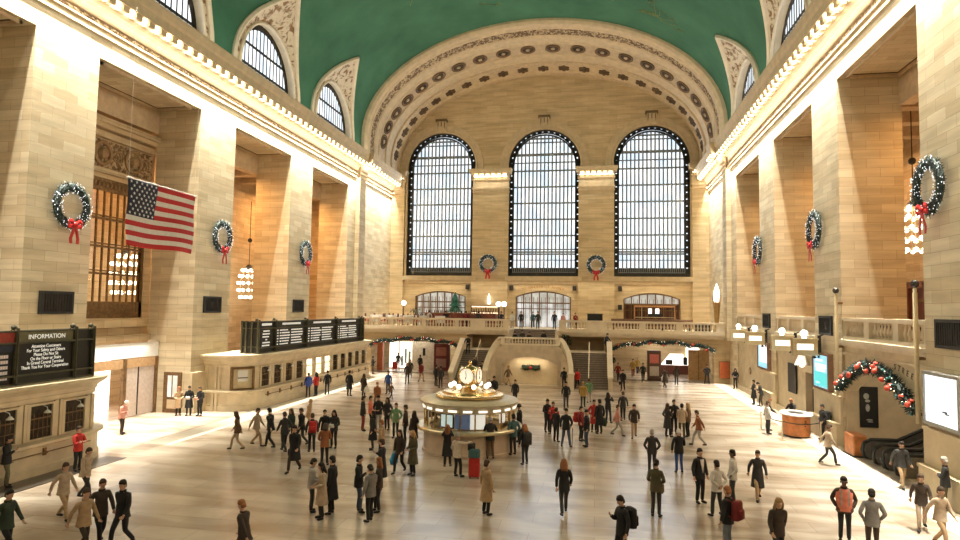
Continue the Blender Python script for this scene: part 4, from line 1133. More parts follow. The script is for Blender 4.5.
for i, (y, lab) in enumerate([(53.5,'lantern sign nearest the far corner of the right wall'),(48.3,'lantern sign beside the pale blue screen, second from the far corner'),(41.6,'lantern sign over the dark panel, third from the far corner'),(37.4,'lantern sign nearest the turquoise screen')]):
    o = l0 if i == 0 else dup(l0, (0,0,0), lab, ch=l0ch)
    o.scale = (.85,)*3; o.location = (XR-.98, y, 4.78); o['label'] = lab
# ---- bronze standards on the right piers
def make_pole():
    t = thing('bronze_pole', 'x', 'pole', group='slim bronze poles on the right piers')
    m = MB(); m.lathe([(.085,0),(.085,4.95),(.06,5.0),(.07,5.1),(.0001,5.2)], n=10); m.build('shaft', PALEBRASS, t, True)
    m = MB()
    for z in (.3, 2.4, 4.6): m.box(-.05, .3, -.05, .05, z, z+.12)
    m.build('bracket', BRONZE2, t)
    m = MB(); m.sphere((0,0,5.3), .16, 8, 6); m.build('finial', BRONZE, t)
    return t
o = make_pole(); o.location = (XR-.27, 26.66, 2.5); o['label'] = 'slim bronze pole at the edge of the nearest right pier'
o2 = dup(o, (XR-.27, 34.7, 2.5), 'slim bronze pole at the edge of the middle right pier')
# ---- torch standard and globe lamps on the balcony
t = thing('torch_lamp', 'tall bronze torch lamp at the right end of the far balcony', 'torch lamp', (11.6, 64, 4.6))
m = MB(); m.lathe([(.4,0),(.4,.15),(.24,.25),(.2,1.0),(.25,1.6),(.3,2.4),(.38,2.9),(.34,3.0)], n=14); m.build('standard', plain('gilt_bronze', (.42,.27,.11), .4, .6), t, True)
m = MB()
for k in range(6): m.tube([(.33*math.cos(k*PI/3), .33*math.sin(k*PI/3), 2.9), (.4*math.cos(k*PI/3), .4*math.sin(k*PI/3), 3.6), (.3*math.cos(k*PI/3), .3*math.sin(k*PI/3), 3.7)], .035, 5)
m.build('cage', BRONZE2, t)
m = MB(); m.lathe([(.22,3.0),(.3,3.5),(.25,4.0),(.12,4.5),(.0001,4.8)], n=12); m.build('flame_globe', BULBW, t, True)
def make_globe():
    t = thing('globe_lamp', 'x', 'lamp', group='globe lamps on the far balcony')
    m = MB(); m.lathe([(.2,0),(.2,.1),(.07,.2),(.05,2.1),(.1,2.2),(.06,2.3)], n=10); m.build('post', BRONZE, t, True)
    m = MB(); m.sphere((0,0,2.55), .28, 12, 8); m.build('globe', BULBW, t, True); return t
g0 = make_globe(); gch = kids(g0)
for i, (x, y, lab) in enumerate([(-21.8, 70, 'globe lamp left of the first balcony doorway'), (-10.4, 68, 'left of a pair of globe lamps beside the central doorway'), (-9.8, 68.2, 'right of a pair of globe lamps beside the central doorway')]):
    o = g0 if i == 0 else dup(g0, (0,0,0), lab, ch=gch)
    o.location = (x, y, 4.6); o['label'] = lab
# ---- chandeliers in the side passages
def make_chandelier():
    t = thing('chandelier', 'x', 'chandelier', group='tiered bulb chandeliers in the side passages')
    m = MB(); m.tube([(0,0,2.6),(0,0,8.4)], .03, 6); m.lathe([(.1,2.5),(.3,2.7),(.12,2.9)], n=10); m.sphere((0,0,5.0), .2, 8, 6); m.build('hanging_rod', BRONZE, t, True)
    m = MB()
    for z, r in ((.1,.62),(.7,.78),(1.3,.8),(1.9,.72),(2.4,.5)): m.tube([(r*math.cos(2*PI*k/20), r*math.sin(2*PI*k/20), z) for k in range(20)], .05, 6, True)
    for k in range(6): m.tube([(.62*math.cos(k*PI/3), .62*math.sin(k*PI/3), .1), (.8*math.cos(k*PI/3), .8*math.sin(k*PI/3), 1.3), (.4*math.cos(k*PI/3), .4*math.sin(k*PI/3), 2.5)], .03, 5)
    m.build('rings', PALEBRASS, t)
    multi('bulb', ball('bulb', BULBW, .13, 8, 6), t, [(r*math.cos(2*PI*k/n), r*math.sin(2*PI*k/n), z) for z, r, n in ((.1,.66,10),(.7,.82,12),(1.3,.84,12),(1.9,.76,11),(2.4,.54,8)) for k in range(n)])
    return t
c0 = make_chandelier(); cch = kids(c0)
for i, (x, y, lab) in enumerate([(17.0, 37.5, 'glowing chandelier hanging in the right-hand passage beside the large wreath'), (-29.3, 35.0, 'glowing chandelier seen through the barred grille beside the flag'), (-29.3, 49.4, 'glowing chandelier seen in the left bay above the departures board')]):
    o = c0 if i == 0 else dup(c0, (0,0,0), lab, ch=cch)
    o.location = (x, y, 10.0 if i == 0 else 7.2); o['label'] = lab
# dark red doorway and rail in the right passage
m = MB(); m.box(19.8, 20, 42.0, 46.6, 4.95, 8.7); m.mat(1); m.box(19.6, 19.8, 42.2, 42.4, 4.95, 8.6); m.box(19.6, 19.8, 44.2, 44.4, 4.95, 8.6); m.box(19.6, 19.8, 46.2, 46.4, 4.95, 8.6); m.box(19.6, 19.8, 42.2, 46.4, 8.3, 8.7)
struct(m.build('door_5', [plain('oxblood_door', (.09,.014,.01), .4), WOOD]), 'dark red doorway in the right-hand passage')
m = MB(); m.box(13.2, 13.8, 28.2, 33.6, 5.3, 6.62); hb = tag(m.build('banquette', plain('dark_banquette', (.05,.03,.025), .6)), 'long dark bench behind the gallery balustrade above the escalators', 'bench'); hb.location.z = -.3
# ---- orange kiosk, stanchions, barrier
t = thing('kiosk', 'rounded orange service kiosk with a white top by the right wall', 'kiosk', (10.75, 37.0, 0))
m = MB(); m.lathe([(.66,.08),(.68,.1),(.68,1.12),(.64,1.14)], n=28, sy=1.3); m.build('body', ORANGEWOOD, t, True)
m = MB(); m.lathe([(.6,0),(.6,.09),(.0001,.09)], n=28, sy=1.3); m.build('plinth', BLACK, t)
m = MB(); m.lathe([(.4,1.12),(.8,1.14),(.82,1.2),(.78,1.24),(.4,1.24),(.4,1.12)], n=28, sy=1.3); m.build('counter_top', WHITE, t, True)
m = MB(); m.lathe([(.4,1.04),(.4,1.18),(.0001,1.14)], n=20, sy=1.3); m.build('well', DARKSTAGE, t)
m = MB()
for z, w in ((.88,.16),(.80,.2),(.62,.12)): 
    a0 = -PI/2+.35
    m.loft([[(.69*math.cos(a0+w*k/4-.1), .897*math.sin(a0+w*k/4-.1), zz) for k in range(5)] for zz in (z, z+.05)], False)
m.build('notice_marks', BLACK, t)
def make_stanchion():
    t = thing('stanchion', 'x', 'stanchion', group='belt stanchions in front of the kiosk')
    m = MB(); m.lathe([(.17,0),(.17,.03),(.05,.06)], n=16); m.build('base', PALEBRASS, t, True)
    m = MB(); m.lathe([(.032,.05),(.032,.92),(.045,.94),(.045,1.02),(.0001,1.03)], n=10); m.build('post', PALEBRASS, t, True); return t
o = make_stanchion(); o.location = (9.63, 35.5, 0); o['label'] = 'brass stanchion left of the orange kiosk'
dup(o, (11.5, 35.5, 0), 'brass stanchion right of the orange kiosk'); dup(o, (9.3, 38.4, 0), 'brass stanchion behind the person in the white jacket')
def belt(label, a, b):
    m = MB(); P = []
    for i in range(9):
        f_ = i/8; p = Vector(a).lerp(Vector(b), f_); p.z -= .12*4*f_*(1-f_); P.append(p)
    m.loft([[(p.x, p.y-.01, p.z-.025), (p.x, p.y+.01, p.z-.025), (p.x, p.y+.01, p.z+.025), (p.x, p.y-.01, p.z+.025)] for p in P], True, True)
    tag(m.build('queue_belt', BLACK), label, 'belt', 'queue belts')
belt('black queue belt running across the front of the orange kiosk', (9.66, 35.5, .97), (11.47, 35.5, .97)); belt('black queue belt leading back from the left stanchion', (9.61, 35.53, .97), (9.32, 38.37, .97))
# ---- escalators
def escalator(label, y0, y1, group):
    t = thing('escalator', label, 'escalator', (12.1, y0, 0), 0, group); w = y1-y0
    def zz(x): return 0 if x < 1.4 else (x-1.4)*.5
    m = MB()
    for i in range(14):
        x = .4+.42*i; m.box(x, x+.42, .22, w-.22, max(-.01, zz(x)-.3), zz(x)+.05)
    m.build('steps', plain('ribbed_steps', (.10,.10,.10), .4, .5), t)
    for y in (.0, w-.2):
        m = MB(); pr_ = [(.2,0),(6.2,0)]+[(6.2-.3*i, zz(6.2-.3*i)+.85) for i in range(17)]+[(1.1,.85),(.3,.85),(.05,.7),(0,.45),(.05,.2)]
        m.prism(pr_, lambda u, v, q: (u, q, v), y+.02, y+.18); b = m.build('balustrade', plain('steel_side', (.30,.29,.27), .3, .7), t)
        m = MB(); path = [(.3,.05),(.02,.15),(-.06,.45),(.02,.75),(.3,.9),(1.1,.92)]+[(1.4+.3*i, zz(1.4+.3*i)+.92) for i in range(17)]
        m.tube([(u, y+.1, v) for u, v in path], .085, 8); m.build('handrail', BLACK, b, True)
    return t
escalator('escalator under the garlanded arch, the one nearer the orange barrier', 30.55, 31.9, 'escalators'); escalator('escalator under the garlanded arch, the one nearer the white screen', 28.5, 29.85, 'escalators')
t = thing('barrier_panel', 'orange wooden barrier at the foot of the escalators', 'barrier', (12.1, 32.7, 0))
m = MB(); m.bevbox(-.3, .3, -.55, .55, .06, 1.0, .05); m.build('panel', ORANGEWOOD, t); m = MB(); m.box(-.35, .35, -.6, .6, 0, .06); m.build('foot', BLACK, t)
# ---- red notice by the right passage
t = thing('notice_board', 'orange-red notice panel right of the passage under the balcony', 'notice board', (11.85, YF-.05, 1.25))
m = MB(); m.box(-.42, .42, -.08, .05, -.75, .75); m.build('panel', plain('orange_red_panel', (.55,.13,.04), .5), t); m = MB(); m.holed([(-.47,-.8),(.47,-.8),(.47,.8),(-.47,.8)], [[(-.42,-.75),(.42,-.75),(.42,.75),(-.42,.75)]], fY, -.1, .05); m.build('frame', BRONZE2, t)
# ---- shop behind the left bay
t = thing('shopfront', 'bright white shopfront with a pale canopy in the left bay below the grille', 'shopfront', (XL-2.2, 30.7, 0))
m = MB(); m.box(-.3, .0, -4.0, 4.0, 3.45, 4.3); m.build('fascia', WHITE, t)
m = MB(); m.box(-.2, .05, -4.0, 4.0, 2.9, 3.4); m.build('brown_header', plain('brown_header', (.42,.26,.13), .5), t)
m = MB(); m.box(-.1, .1, 1.05, 1.3, 0, 3.4); m.box(-.1, .1, 3.7, 3.9, 0, 3.4); m.build('post', BRONZE2, t)
m = MB(); m.box(-.05, 0, 1.3, 3.7, .1, 3.1); p = m.build('tinted_pane', plain('pinkish_shop_pane', (.60,.50,.44), .3, noise=.1), t); m = MB(); m.box(0, .04, 2.3, 2.36, .1, 3.1); m.build('glazing_bar', BRONZE, p)
m = MB(); m.box(-3.4, -3.3, -4.0, 4.0, 0, 3.3); m.build('lit_back_wall', SHOPLIGHT, t)
m = MB()
for k in range(3): m.box(-2.3, -1.9, -3.6, -1.0, .4+.75*k, .46+.75*k)
m.build('shelves', plain('grey_shelf', (.35,.35,.36), .5), t)
m = MB(); m.box(-1.2, -.4, -3.4, -1.4, .0, 1.0); m.build('display_counter', plain('counter_grey', (.5,.5,.5), .4), t)
m = MB(); m.box(-1.6, -1.5, -2.6, -1.9, 1.8, 2.6); m.build('hanging_sign', WOOD, t)
# small lit door in the flank of the pier
d = MB(); d.box(XL-1.75, XL-.55, 34.7, 34.78, 0, 2.45); d.mat(1); d.box(XL-1.45, XL-.8, 34.67, 34.7, .95, 2.25); d.mat(2); d.box(XL-1.45, XL-.8, 34.665, 34.69, .25, .8); d.mat(0); d.box(XL-1.15, XL-1.1, 34.64, 34.7, .95, 2.25)
struct(d.build('door_6', [BRONZE2, GLASSWARM, TAN]), 'narrow glazed door at the foot of the pier left of the long booth')
# ---- shops under the balcony, left opening
t = thing('shop_window', 'brightly lit white shop window under the garland left of the stairs', 'shop window', (-20.6, 66.2, 0))
m = MB(); m.box(-1.5, 1.5, -.1, 0, .1, 2.9); m.build('lit_pane', SHOPLIGHT, t); m = MB(); m.box(-1.6, -1.45, -.2, .1, 0, 3.0); m.box(1.45, 1.6, -.2, .1, 0, 3.0); m.box(-.4, -.3, -.2, .1, 0, 3); m.box(-1.6, 1.6, -.2, .1, 2.9, 3.0); m.build('frame', TRIM2, t)
m = MB(); m.box(.3, .5, -.25, -.1, .6, 2.2); m.box(.7, .95, -.25, -.1, .4, 1.9); m.box(-.1, .1, -.25, -.1, .3, 1.4); m.build('displays', plain('muted_display', (.35,.42,.33), .5), t)
m = MB(); m.box(-22.6, -22.0, 63.6, 64.0, 0, 3.0); tag(m.build('column', plain('orange_red_column', (.50,.14,.05), .5)), 'orange-red column beside the lit shop window under the balcony', 'column')
t = thing('kiosk_cabinet', 'white partition with a small dark notice under the garland', 'partition', (-18.0, 65.6, 0)); m = MB(); m.box(-1.35, 1.35, -.1, .1, 0, 2.95); m.build('panel', plain('cream_partition', (.82,.74,.60), .5), t); m = MB(); m.box(-.15, .12, -.13, -.1, 1.5, 2.3); m.build('notice', BLACK, t)
t = thing('display_case', 'dark red display case with posters right of the white partition', 'display case', (-15.9, 65.0, 0))
m = MB(); m.bevbox(-.8, .8, -.4, .4, 0, 2.85, .06); m.build('case', plain('oxblood_case', (.16,.02,.015), .4), t)
m = MB(); m.box(-.55, .55, -.44, -.4, 1.6, 2.5); m.build('upper_poster', plain('rose_poster', (.42,.16,.12), .5), t); m = MB(); m.box(-.55, .55, -.44, -.4, .4, 1.3); m.build('lower_poster', plain('rose_grey_poster', (.40,.22,.2), .5), t)
t = thing('ticket_machine', 'pale blue-lit ticket machine partly behind the left flight', 'ticket machine', (-13.9, 66.5, 0)); m = MB(); m.bevbox(-.7, .7, -.4, .4, 0, 2.5, .05); m.build('body', plain('blue_grey_machine', (.32,.36,.44), .4), t); m = MB(); m.box(-.5, .5, -.43, -.4, 1.4, 2.0); m.build('screen', DKG, t); m = MB(); m.box(-.6, .6, -.44, -.4, 2.1, 2.4); m.build('sign', SCREENW, t)
# right opening
t = thing('poster_pillar', 'dark free-standing pillar with a red poster above a pale one in the right passage', 'poster pillar', (5.6, 62.9, 0))
m = MB(); m.bevbox(-.62, .62, -.45, .45, 0, 2.85, .05); m.build('pillar', plain('dark_brown_pillar', (.10,.05,.035), .4), t)
m = MB(); m.box(-.42, .42, -.49, -.45, 1.65, 2.5); m.build('red_poster', plain('red_rose_poster', (.62,.17,.14), .5), t); m = MB(); m.box(-.42, .42, -.49, -.45, .45, 1.35); m.build('pale_poster', plain('grey_poster', (.55,.48,.42), .5), t)
t = thing('vending_counter', 'white illuminated counter with a dark base deep in the right passage', 'counter', (8.3, 70, .6))
m = MB(); m.bevbox(-1.7, 1.7, -.5, .5, -.6, .35, .05); m.build('base', plain('dark_red_base', (.16,.05,.04), .4), t); m = MB(); m.loft([[(-1.3,-.4,.35),(1.4,-.4,.35),(1.4,.4,.35),(-1.3,.4,.35)],[(-.4,-.3,1.5),(.9,-.3,1.5),(.9,.3,1.5),(-.4,.3,1.5)]], True, True); m.build('cabinet', SHOPLIGHT, t); m = MB(); m.box(-.9, -.2, -.52, -.4, .4, .9); m.box(.9, 1.3, -.52, -.3, .4, 1.2); m.build('goods', DARKSTAGE, t)
t = thing('wooden_partition', 'honey-coloured wooden doors at the right side of the passage', 'partition', (9.9, 64.2, 0)); m = MB(); m.box(-.95, .95, -.06, .06, 0, 2.9); m.build('panel', plain('honey_wood', (.52,.32,.14), .45, noise=.15), t); m = MB(); m.box(-.03, .03, -.1, -.06, 0, 2.9); m.build('edge', BRONZE2, t)
t = thing('shop_window', 'strip of bright shop window beside the wooden doors in the right passage', 'shop window', (8.6, 72, 0)); m = MB(); m.box(1.2, 2.6, -.05, .05, 0, 2.9); m.build('lit_pane', SHOPLIGHT, t)
t = thing('ceiling_lamp', 'bright round ceiling lamp over the right passage', 'ceiling lamp', (5.0, 64.5, 4.02)); m = MB(); m.lathe([(.0001,-.55),(.35,-.5),(.5,-.3),(.45,-.1)], n=16); m.build('shade', BULBW, t, True); m = MB(); m.lathe([(.1,-.12),(.1,0),(.0001,0)], n=8); m.build('mount', BRASS, t)
# ---- restaurant on the balcony
t0 = thing('dining_table', 'x', 'table', group='white-clothed tables on the far balcony')
m = MB(); m.lathe([(.42,.3),(.44,.35),(.46,.72),(.45,.75),(.0001,.755)], n=14); m.build('tablecloth', WHITE, t0, True); m = MB(); m.lathe([(.25,0),(.25,.04),(.05,.07),(.05,.4)], n=10); m.build('pedestal', BLACK, t0)
tch = kids(t0)
TB = [(-22.8,63.2),(-21.0,63.8),(-19.2,63.2),(-17.6,63.8),(-22.8,66),(-21.4,66.9),(-19.6,66.3),(-15.8,63.4)]
TLAB = ['white-clothed table at the far left end of the balcony rail','white-clothed table second from the left end along the balcony rail','white-clothed table third from the left end along the balcony rail','white-clothed table fourth from the left end along the balcony rail','white-clothed table in the back row nearest the left wall','white-clothed table in the middle of the back row','white-clothed table in the back row nearest the bar','white-clothed table by the rail in front of the bar']
for i, (x, y) in enumerate(TB):
    o = t0 if i == 0 else dup(t0, (0,0,0), '', ch=tch); o.location = (x, y, 4.6); o['label'] = TLAB[i]; o.scale = (1.2, 1.2, 1.6)
c0 = thing('dining_chair', 'x', 'chair', group='red-brown dining chairs on the far balcony')
m = MB(); m.bevbox(-.22,.22,-.22,.22,.42,.5,.03); m.build('seat', REDPAINT, c0)
m = MB(); m.bevbox(-.22,.22,.18,.24,.5,.98,.02); m.build('backrest', WOOD, c0)
for sx in (-1,1):
    for sy in (-1,1): m = MB(); m.tube([(sx*.19,sy*.19,.44),(sx*.21,sy*.21,0)], [.022,.016], 6); m.build('leg', WOOD, c0)
cch2 = kids(c0); first = True
for i, (x, y) in enumerate(TB):
    for sd, rz in ((-.75, PI/2), (.75, -PI/2)):
        o = c0 if first else dup(c0, (0,0,0), '', ch=cch2); first = False
        o.scale = (1, 1, 1.4); o.location = (x+sd*1.15, y, 4.6); o.rotation_euler = (0,0,rz); o['label'] = 'chair %s of the %s' % ('left' if sd < 0 else 'right', TLAB[i].replace('white-clothed ', ''))
bar = thing('bar_counter', 'long dark red bar counter crowded with bottles on the balcony', 'bar', (-14.0, 66.5, 4.6))
m = MB(); m.bevbox(-4.2, 3.6, -.35, .35, 0, 1.45, .03); m.build('front', plain('bar_front_red', (.20,.05,.03), .4, noise=.25, scale=2), bar); m = MB(); m.bevbox(-4.3, 3.7, -.45, .45, 1.45, 1.53, .02); m.build('top', plain('bar_top', (.30,.16,.09), .25), bar)
rg = random.Random(8)
b0 = MB(); b0.lathe([(.045,0),(.045,.2),(.016,.26),(.016,.32),(.0001,.325)], n=8)
bo = b0.build('bottle', plain('brown_bottle_glass', (.12,.04,.02), .15), None, True); tag(bo, 'small dark bottle standing on the long balcony bar', 'bottle', 'bottles on the balcony bar')
bm2 = [plain('green_bottle_glass', (.03,.08,.04), .15), plain('clear_bottle_glass', (.55,.5,.42), .15), bo.data.materials[0]]
bo.location = (-18.1, 66.5, 6.13)
for i in range(1, 34):
    c = bo.copy(); COL.objects.link(c); c.location = (-18.1+7.6*i/34+rg.uniform(-.05,.05), 66.5+rg.uniform(-.25,.25), 6.13)
sh = thing('bar_shelf', 'two-tier lit back-bar shelf standing before the pilaster', 'shelf', (-12.1, 69.5, 4.6))
m = MB()
for z in (.9, 1.6, 2.3): m.box(-1.6, 1.6, -.3, .3, z, z+.07)
m.build('shelf_boards', plain('pink_lit_shelf', (.55,.30,.22), .4), sh)
m = MB()
for x in (-1.6, 0, 1.55): m.box(x, x+.06, -.3, .3, 0, 2.4)
m.build('uprights', WOOD, sh)
m = MB(); m.lathe([(.06,0),(.06,.3),(.02,.4),(.0001,.4)], n=6); bo_ = m.build('bottle', BRONZE2, None); tag(bo_, 'bottle standing on the lit back-bar shelf', 'bottle', 'bottles on the back-bar shelf')
bo_.location = (-13.55, 69.5, 5.57)
for k in range(1, 22):
    c = bo_.copy(); COL.objects.link(c); c.location = (-13.55+2.9*k/21, 69.5, 4.6+(.97 if k % 2 == 0 else 1.67))
m = MB(); m.box(-1.5,1.5,-.31,-.28,1.5,1.58); m.box(-1.5,1.5,-.31,-.28,2.2,2.28); m.build('strip_lights', BOOTHGLOW, sh)
t = thing('uplighter', 'bright uplighter washing the pilaster under the first wreath', 'lamp', (-12.1, YB-.75, 7.05)); m = MB(); m.lathe([(.1,-.2),(.22,.0),(.2,.12)], n=10); m.build('cup', BRASS, t, True); m = MB(); m.lathe([(.15,.1),(.1,1.0),(.0001,1.35)], n=10); m.build('glow_shade', BULBW, t, True)
def bush(label, loc, r, h, pot=True):
    t = thing('potted_plant', label, 'plant', loc); rg = random.Random(int(r*100)+int(loc[0]*10)); m = MB()
    for i in range(260):
        a = rg.uniform(0, 2*PI); z = rg.uniform(.35, 1)*h; rr = r*math.sqrt(rg.random())*(1.1-.6*abs(z/h-.6)); p = Vector((rr*math.cos(a), rr*math.sin(a), z)); d = Vector((rg.gauss(0,1), rg.gauss(0,1), rg.gauss(.5,1))).normalized()*.22; s = d.cross(Vector((0,0,1)))
        if s.length < .02: continue
        s = s.normalized()*.06; m.add([p-s, p+s, p+d], [(0,1,2)]); m.add([p-s+d*.05, p+d*.9, p+s], [(0,1,2)])
    m.build('foliage', plain('dark_leaf', (.03,.05,.022), .6, noise=.3), t)
    m = MB(); m.lathe([(.16,0),(.22,.35),(.2,.36)], n=12); m.build('pot', BRONZE, t); m = MB(); m.tube([(0,0,.3),(.03,0,h*.8)], .03, 5); m.build('stem', WOOD, t)
bush('dark leafy potted plant by the first balcony doorway', (-19.9, 68.5, 4.6), .7, 1.9); bush('feathery dark plant beside the right flight of the stairs', (-2.6, 59.6, ZL), .5, 1.5)
tr = thing('christmas_tree', 'small teal green Christmas tree in front of the first balcony doorway', 'Christmas tree', (-16.0, 71.3, 4.6))
m = MB(); rg = random.Random(6)
for k, (z0, z1, r) in enumerate(((1.6,2.6,1.0),(2.3,3.2,.78),(2.9,3.8,.5))): m.lathe([(r,z0),(r*.75,z0+.12),(.08,z1)], n=14)
for i in range(380):
    z = rg.uniform(1.6,3.7); r = (3.85-z)*.46; a = rg.uniform(0,2*PI); p = Vector((r*math.cos(a), r*math.sin(a), z)); d = Vector((math.cos(a), math.sin(a), -.3))*.22; s = Vector((-math.sin(a), math.cos(a), 0))*.05; m.add([p-s, p+s, p+d], [(0,1,2)])
m.build('branches', plain('teal_tree_green', (.05,.22,.17), .6, noise=.3), tr); m = MB(); m.lathe([(.12,0),(.1,1.7)], n=8); m.lathe([(.3,0),(.3,.3),(.0001,.3)], n=10); m.build('trunk', WOOD, tr); m = MB(); m.sphere((0,0,3.9),.12,8,6); m.build('star', BRASS, tr)
t = thing('host_desk', 'black host desk on the balcony right of the central doorway', 'desk', (.0, 63.8, 4.6)); m = MB(); m.bevbox(-.75,.75,-.35,.35,0,1.6,.04); m.build('body', BLACK, t); m = MB(); m.bevbox(-.8,.8,-.4,.4,1.6,1.68,.02); m.build('top', DARKSTAGE, t)
t = thing('dark_bench', 'long brown bench along the balcony rail before the third doorway', 'bench', (6.6, 64.5, 4.6)); m = MB(); m.bevbox(-5,2.9,-.3,.3,.42,.52,.03); m.build('seat', plain('brown_bench', (.26,.14,.08), .5), t); m = MB(); m.bevbox(-5,2.9,.25,.35,.52,1.22,.03); m.build('backrest', plain('brown_bench_back', (.22,.12,.07), .5), t); m = MB(); m.box(-4.8,-4.6,-.25,.3,0,.42); m.box(2.5,2.7,-.25,.3,0,.42); m.box(-.2,0,-.25,.3,0,.42); m.build('leg', BLACK, t)
t = thing('speaker_case', 'low black case lying on the balcony rail end at the right', 'case', (10.4, 64.9, 4.61)); m = MB(); m.bevbox(-.7,.7,-.25,.25,0,.75,.06); m.build('body', BLACK, t); m = MB(); m.tube([(-.15,-.28,.4),(-.15,-.32,.5),(.15,-.32,.5),(.15,-.28,.4)], .02, 5); m.build('handle', BRONZE, t)
# round vent on the far right wall
t = thing('wall_vent', 'small round bronze vent low on the wall of the farthest right bay', 'vent', (XR+.1, 54.5, 1.9)); m = MB(); m.tube([(0, .25*math.cos(2*PI*k/16), .25*math.sin(2*PI*k/16)) for k in range(16)], .05, 6, True); m.build('rim', BRONZE2, t); m = MB(); m.prism([(.22*math.cos(2*PI*k/16), .22*math.sin(2*PI*k/16)) for k in range(16)], fX, -.03, .02); m.build('disc', PALEBRASS, t)
# conical lamp by the dark doorway
t = thing('wall_lamp', 'white conical lamp over the dark doorway behind the kiosk', 'lamp', (XR-.25, 40.3, 3.55)); m = MB(); m.lathe([(.42,0),(.2,.5),(.12,.8),(.0001,.85)], n=14); m.build('shade', WHITE, t, True); m = MB(); m.tube([(0,0,.8),(.1,0,.95),(.4,0,.95)], .04, 6); m.build('arm', BRONZE2, t); m = MB(); m.sphere((0,0,.02), .14, 8, 6); m.build('bulb', BULBW, t)

t = thing('glass_cabinet', 'orange-framed cabinet with pale rails inside the third balcony doorway', 'cabinet', (6.4, YB-.35, 4.6))
m = MB(); m.box(-2.1, 2.3, -.15, .15, 2.45, 2.65); m.box(-2.1, -2.0, -.15, .15, 0, 2.5); m.box(2.2, 2.3, -.15, .15, 0, 2.5); m.build('frame', plain('orange_cabinet_frame', (.50,.24,.10), .45), t)
m = MB(); m.box(-2.0, 2.2, -.1, -.05, .5, .56); m.box(-2.0, 2.2, -.1, -.05, 1.3, 1.36); m.box(-1.3, -1.25, -.1, -.05, 0, 2.4); m.build('rails', PALEBRASS, t)
m = MB(); m.box(-.5, .9, -.02, .02, 1.4, 1.75); m.build('dark_emblem', BLACK, t); m = MB(); m.box(-.55, -.2, -.02, .02, 1.75, 2.3); m.box(.2, .6, -.02, .02, 1.75, 2.3); m.build('lit_panes', SHOPLIGHT, t)

arch_lettering = thing('wall_lettering', 'dark carved lettering STREET curving over the right half of the escalator arch', 'lettering', (XR+.115, 30.7, 0))
INK = plain('dark_carved_letters', (.16,.10,.05), .6)
for i, ch in enumerate('STREET'):
    dy = -1.35-.36*i; z = 4.42-.028*(dy*dy-1.8)*1.6
    text_obj('letter', ch, .36, arch_lettering, INK, (-.002, dy, z), (PI/2, .20+.055*i, -PI/2), .01)
# ================================================================== PEOPLE
def skin_bake(name, chains, links=(), sub=1, flat=1.0):
    """chains: lists of (point, (rx, ry)); links: pairs ((chain,i),(chain,j)) joined by an edge. First vertex of every loose piece is its root."""
    vs, rad, es, start = [], [], [], []
    for ch in chains:
        start.append(len(vs))
        for i, (p, r) in enumerate(ch):
            if i: es.append((len(vs)-1, len(vs)))
            vs.append(tuple(p)); rad.append(r if isinstance(r, tuple) else (r, r))
    linked = set()
    for (a, i), (b, j) in links: es.append((start[a]+i, start[b]+j)); linked.add(b)
    me = bpy.data.meshes.new(name); me.from_pydata(vs, es, [])
    o = bpy.data.objects.new(name, me); COL.objects.link(o)
    sk = o.modifiers.new('Skin', 'SKIN'); sk.use_smooth_shade = True; sk.branch_smoothing = .3
    if not me.skin_vertices:
        bpy.context.view_layer.objects.active = o
    data = me.skin_vertices[0].data if me.skin_vertices else None
    if data is None:
        bm = bmesh.new(); bm.from_mesh(me); bm.verts.layers.skin.verify(); bm.to_mesh(me); bm.free(); data = me.skin_vertices[0].data
    roots = {start[k] for k in range(len(chains)) if k not in linked}
    for i, d in enumerate(data): d.radius = rad[i]; d.use_root = i in roots
    if sub:
        s = o.modifiers.new('Sub', 'SUBSURF'); s.levels = sub; s.render_levels = sub
    dg = bpy.context.evaluated_depsgraph_get(); dg.update()
    out = bpy.data.meshes.new_from_object(o.evaluated_get(dg))
    bpy.data.objects.remove(o); bpy.data.meshes.remove(me)
    out.name = name
    out.polygons.foreach_set('use_smooth', [True]*len(out.polygons))
    return out
def merge(name, meshes):
    bm = bmesh.new()
    for m in meshes: bm.from_mesh(m)
    out = bpy.data.meshes.new(name); bm.to_mesh(out); bm.free(); return out
def mb_mesh(mb, name):
    me = bpy.data.meshes.new(name); me.from_pydata(mb.v, [], mb.f); bm = bmesh.new(); bm.from_mesh(me); bmesh.ops.recalc_face_normals(bm, faces=bm.faces); bm.to_mesh(me); bm.free()
    me.polygons.foreach_set('use_smooth', [True]*len(me.polygons)); return me
V3 = Vector
# arms: (elbow, wrist) for right (+x); mirrored for left; person faces +Y
ARMS = {'down': ((.255,-.03,1.13),(.265,.05,.88)), 'pocket': ((.30,-.07,1.15),(.20,.08,.96)), 'cross': ((.245,.09,1.12),(-.04,.215,1.17)), 'phone': ((.23,.07,1.12),(.11,.27,1.27)),
        'hold': ((.255,.0,1.12),(.10,.24,1.04)), 'camera': ((.24,.20,1.27),(.08,.25,1.52)), 'point': ((.30,.24,1.38),(.30,.50,1.44)), 'swingf': ((.25,.08,1.14),(.24,.26,.95)), 'swingb': ((.26,-.15,1.15),(.27,-.22,.91)), 'rail': ((.27,.2,1.18),(.16,.42,1.10)), 'back': ((.29,-.12,1.15),(.05,-.17,.98)), 'bag': ((.23,-.02,1.13),(.25,.03,.87))}
LEGS = {'stand': (((.095,.03,.49),(.105,-.02,.085)), ((.095,.03,.49),(.105,-.02,.085))), 'wide': (((.14,.03,.49),(.20,-.02,.085)), ((.14,.03,.49),(.20,-.02,.085))),
        'walk': (((.09,.24,.52),(.095,.30,.10)), ((.09,.0,.47),(.095,-.33,.14))), 'rest': (((.10,.10,.50),(.13,.08,.085)), ((.09,.02,.49),(.10,-.03,.085))), 'sit': (((.12,.40,.50),(.12,.44,.09)), ((.12,.40,.50),(.12,.44,.09)))}
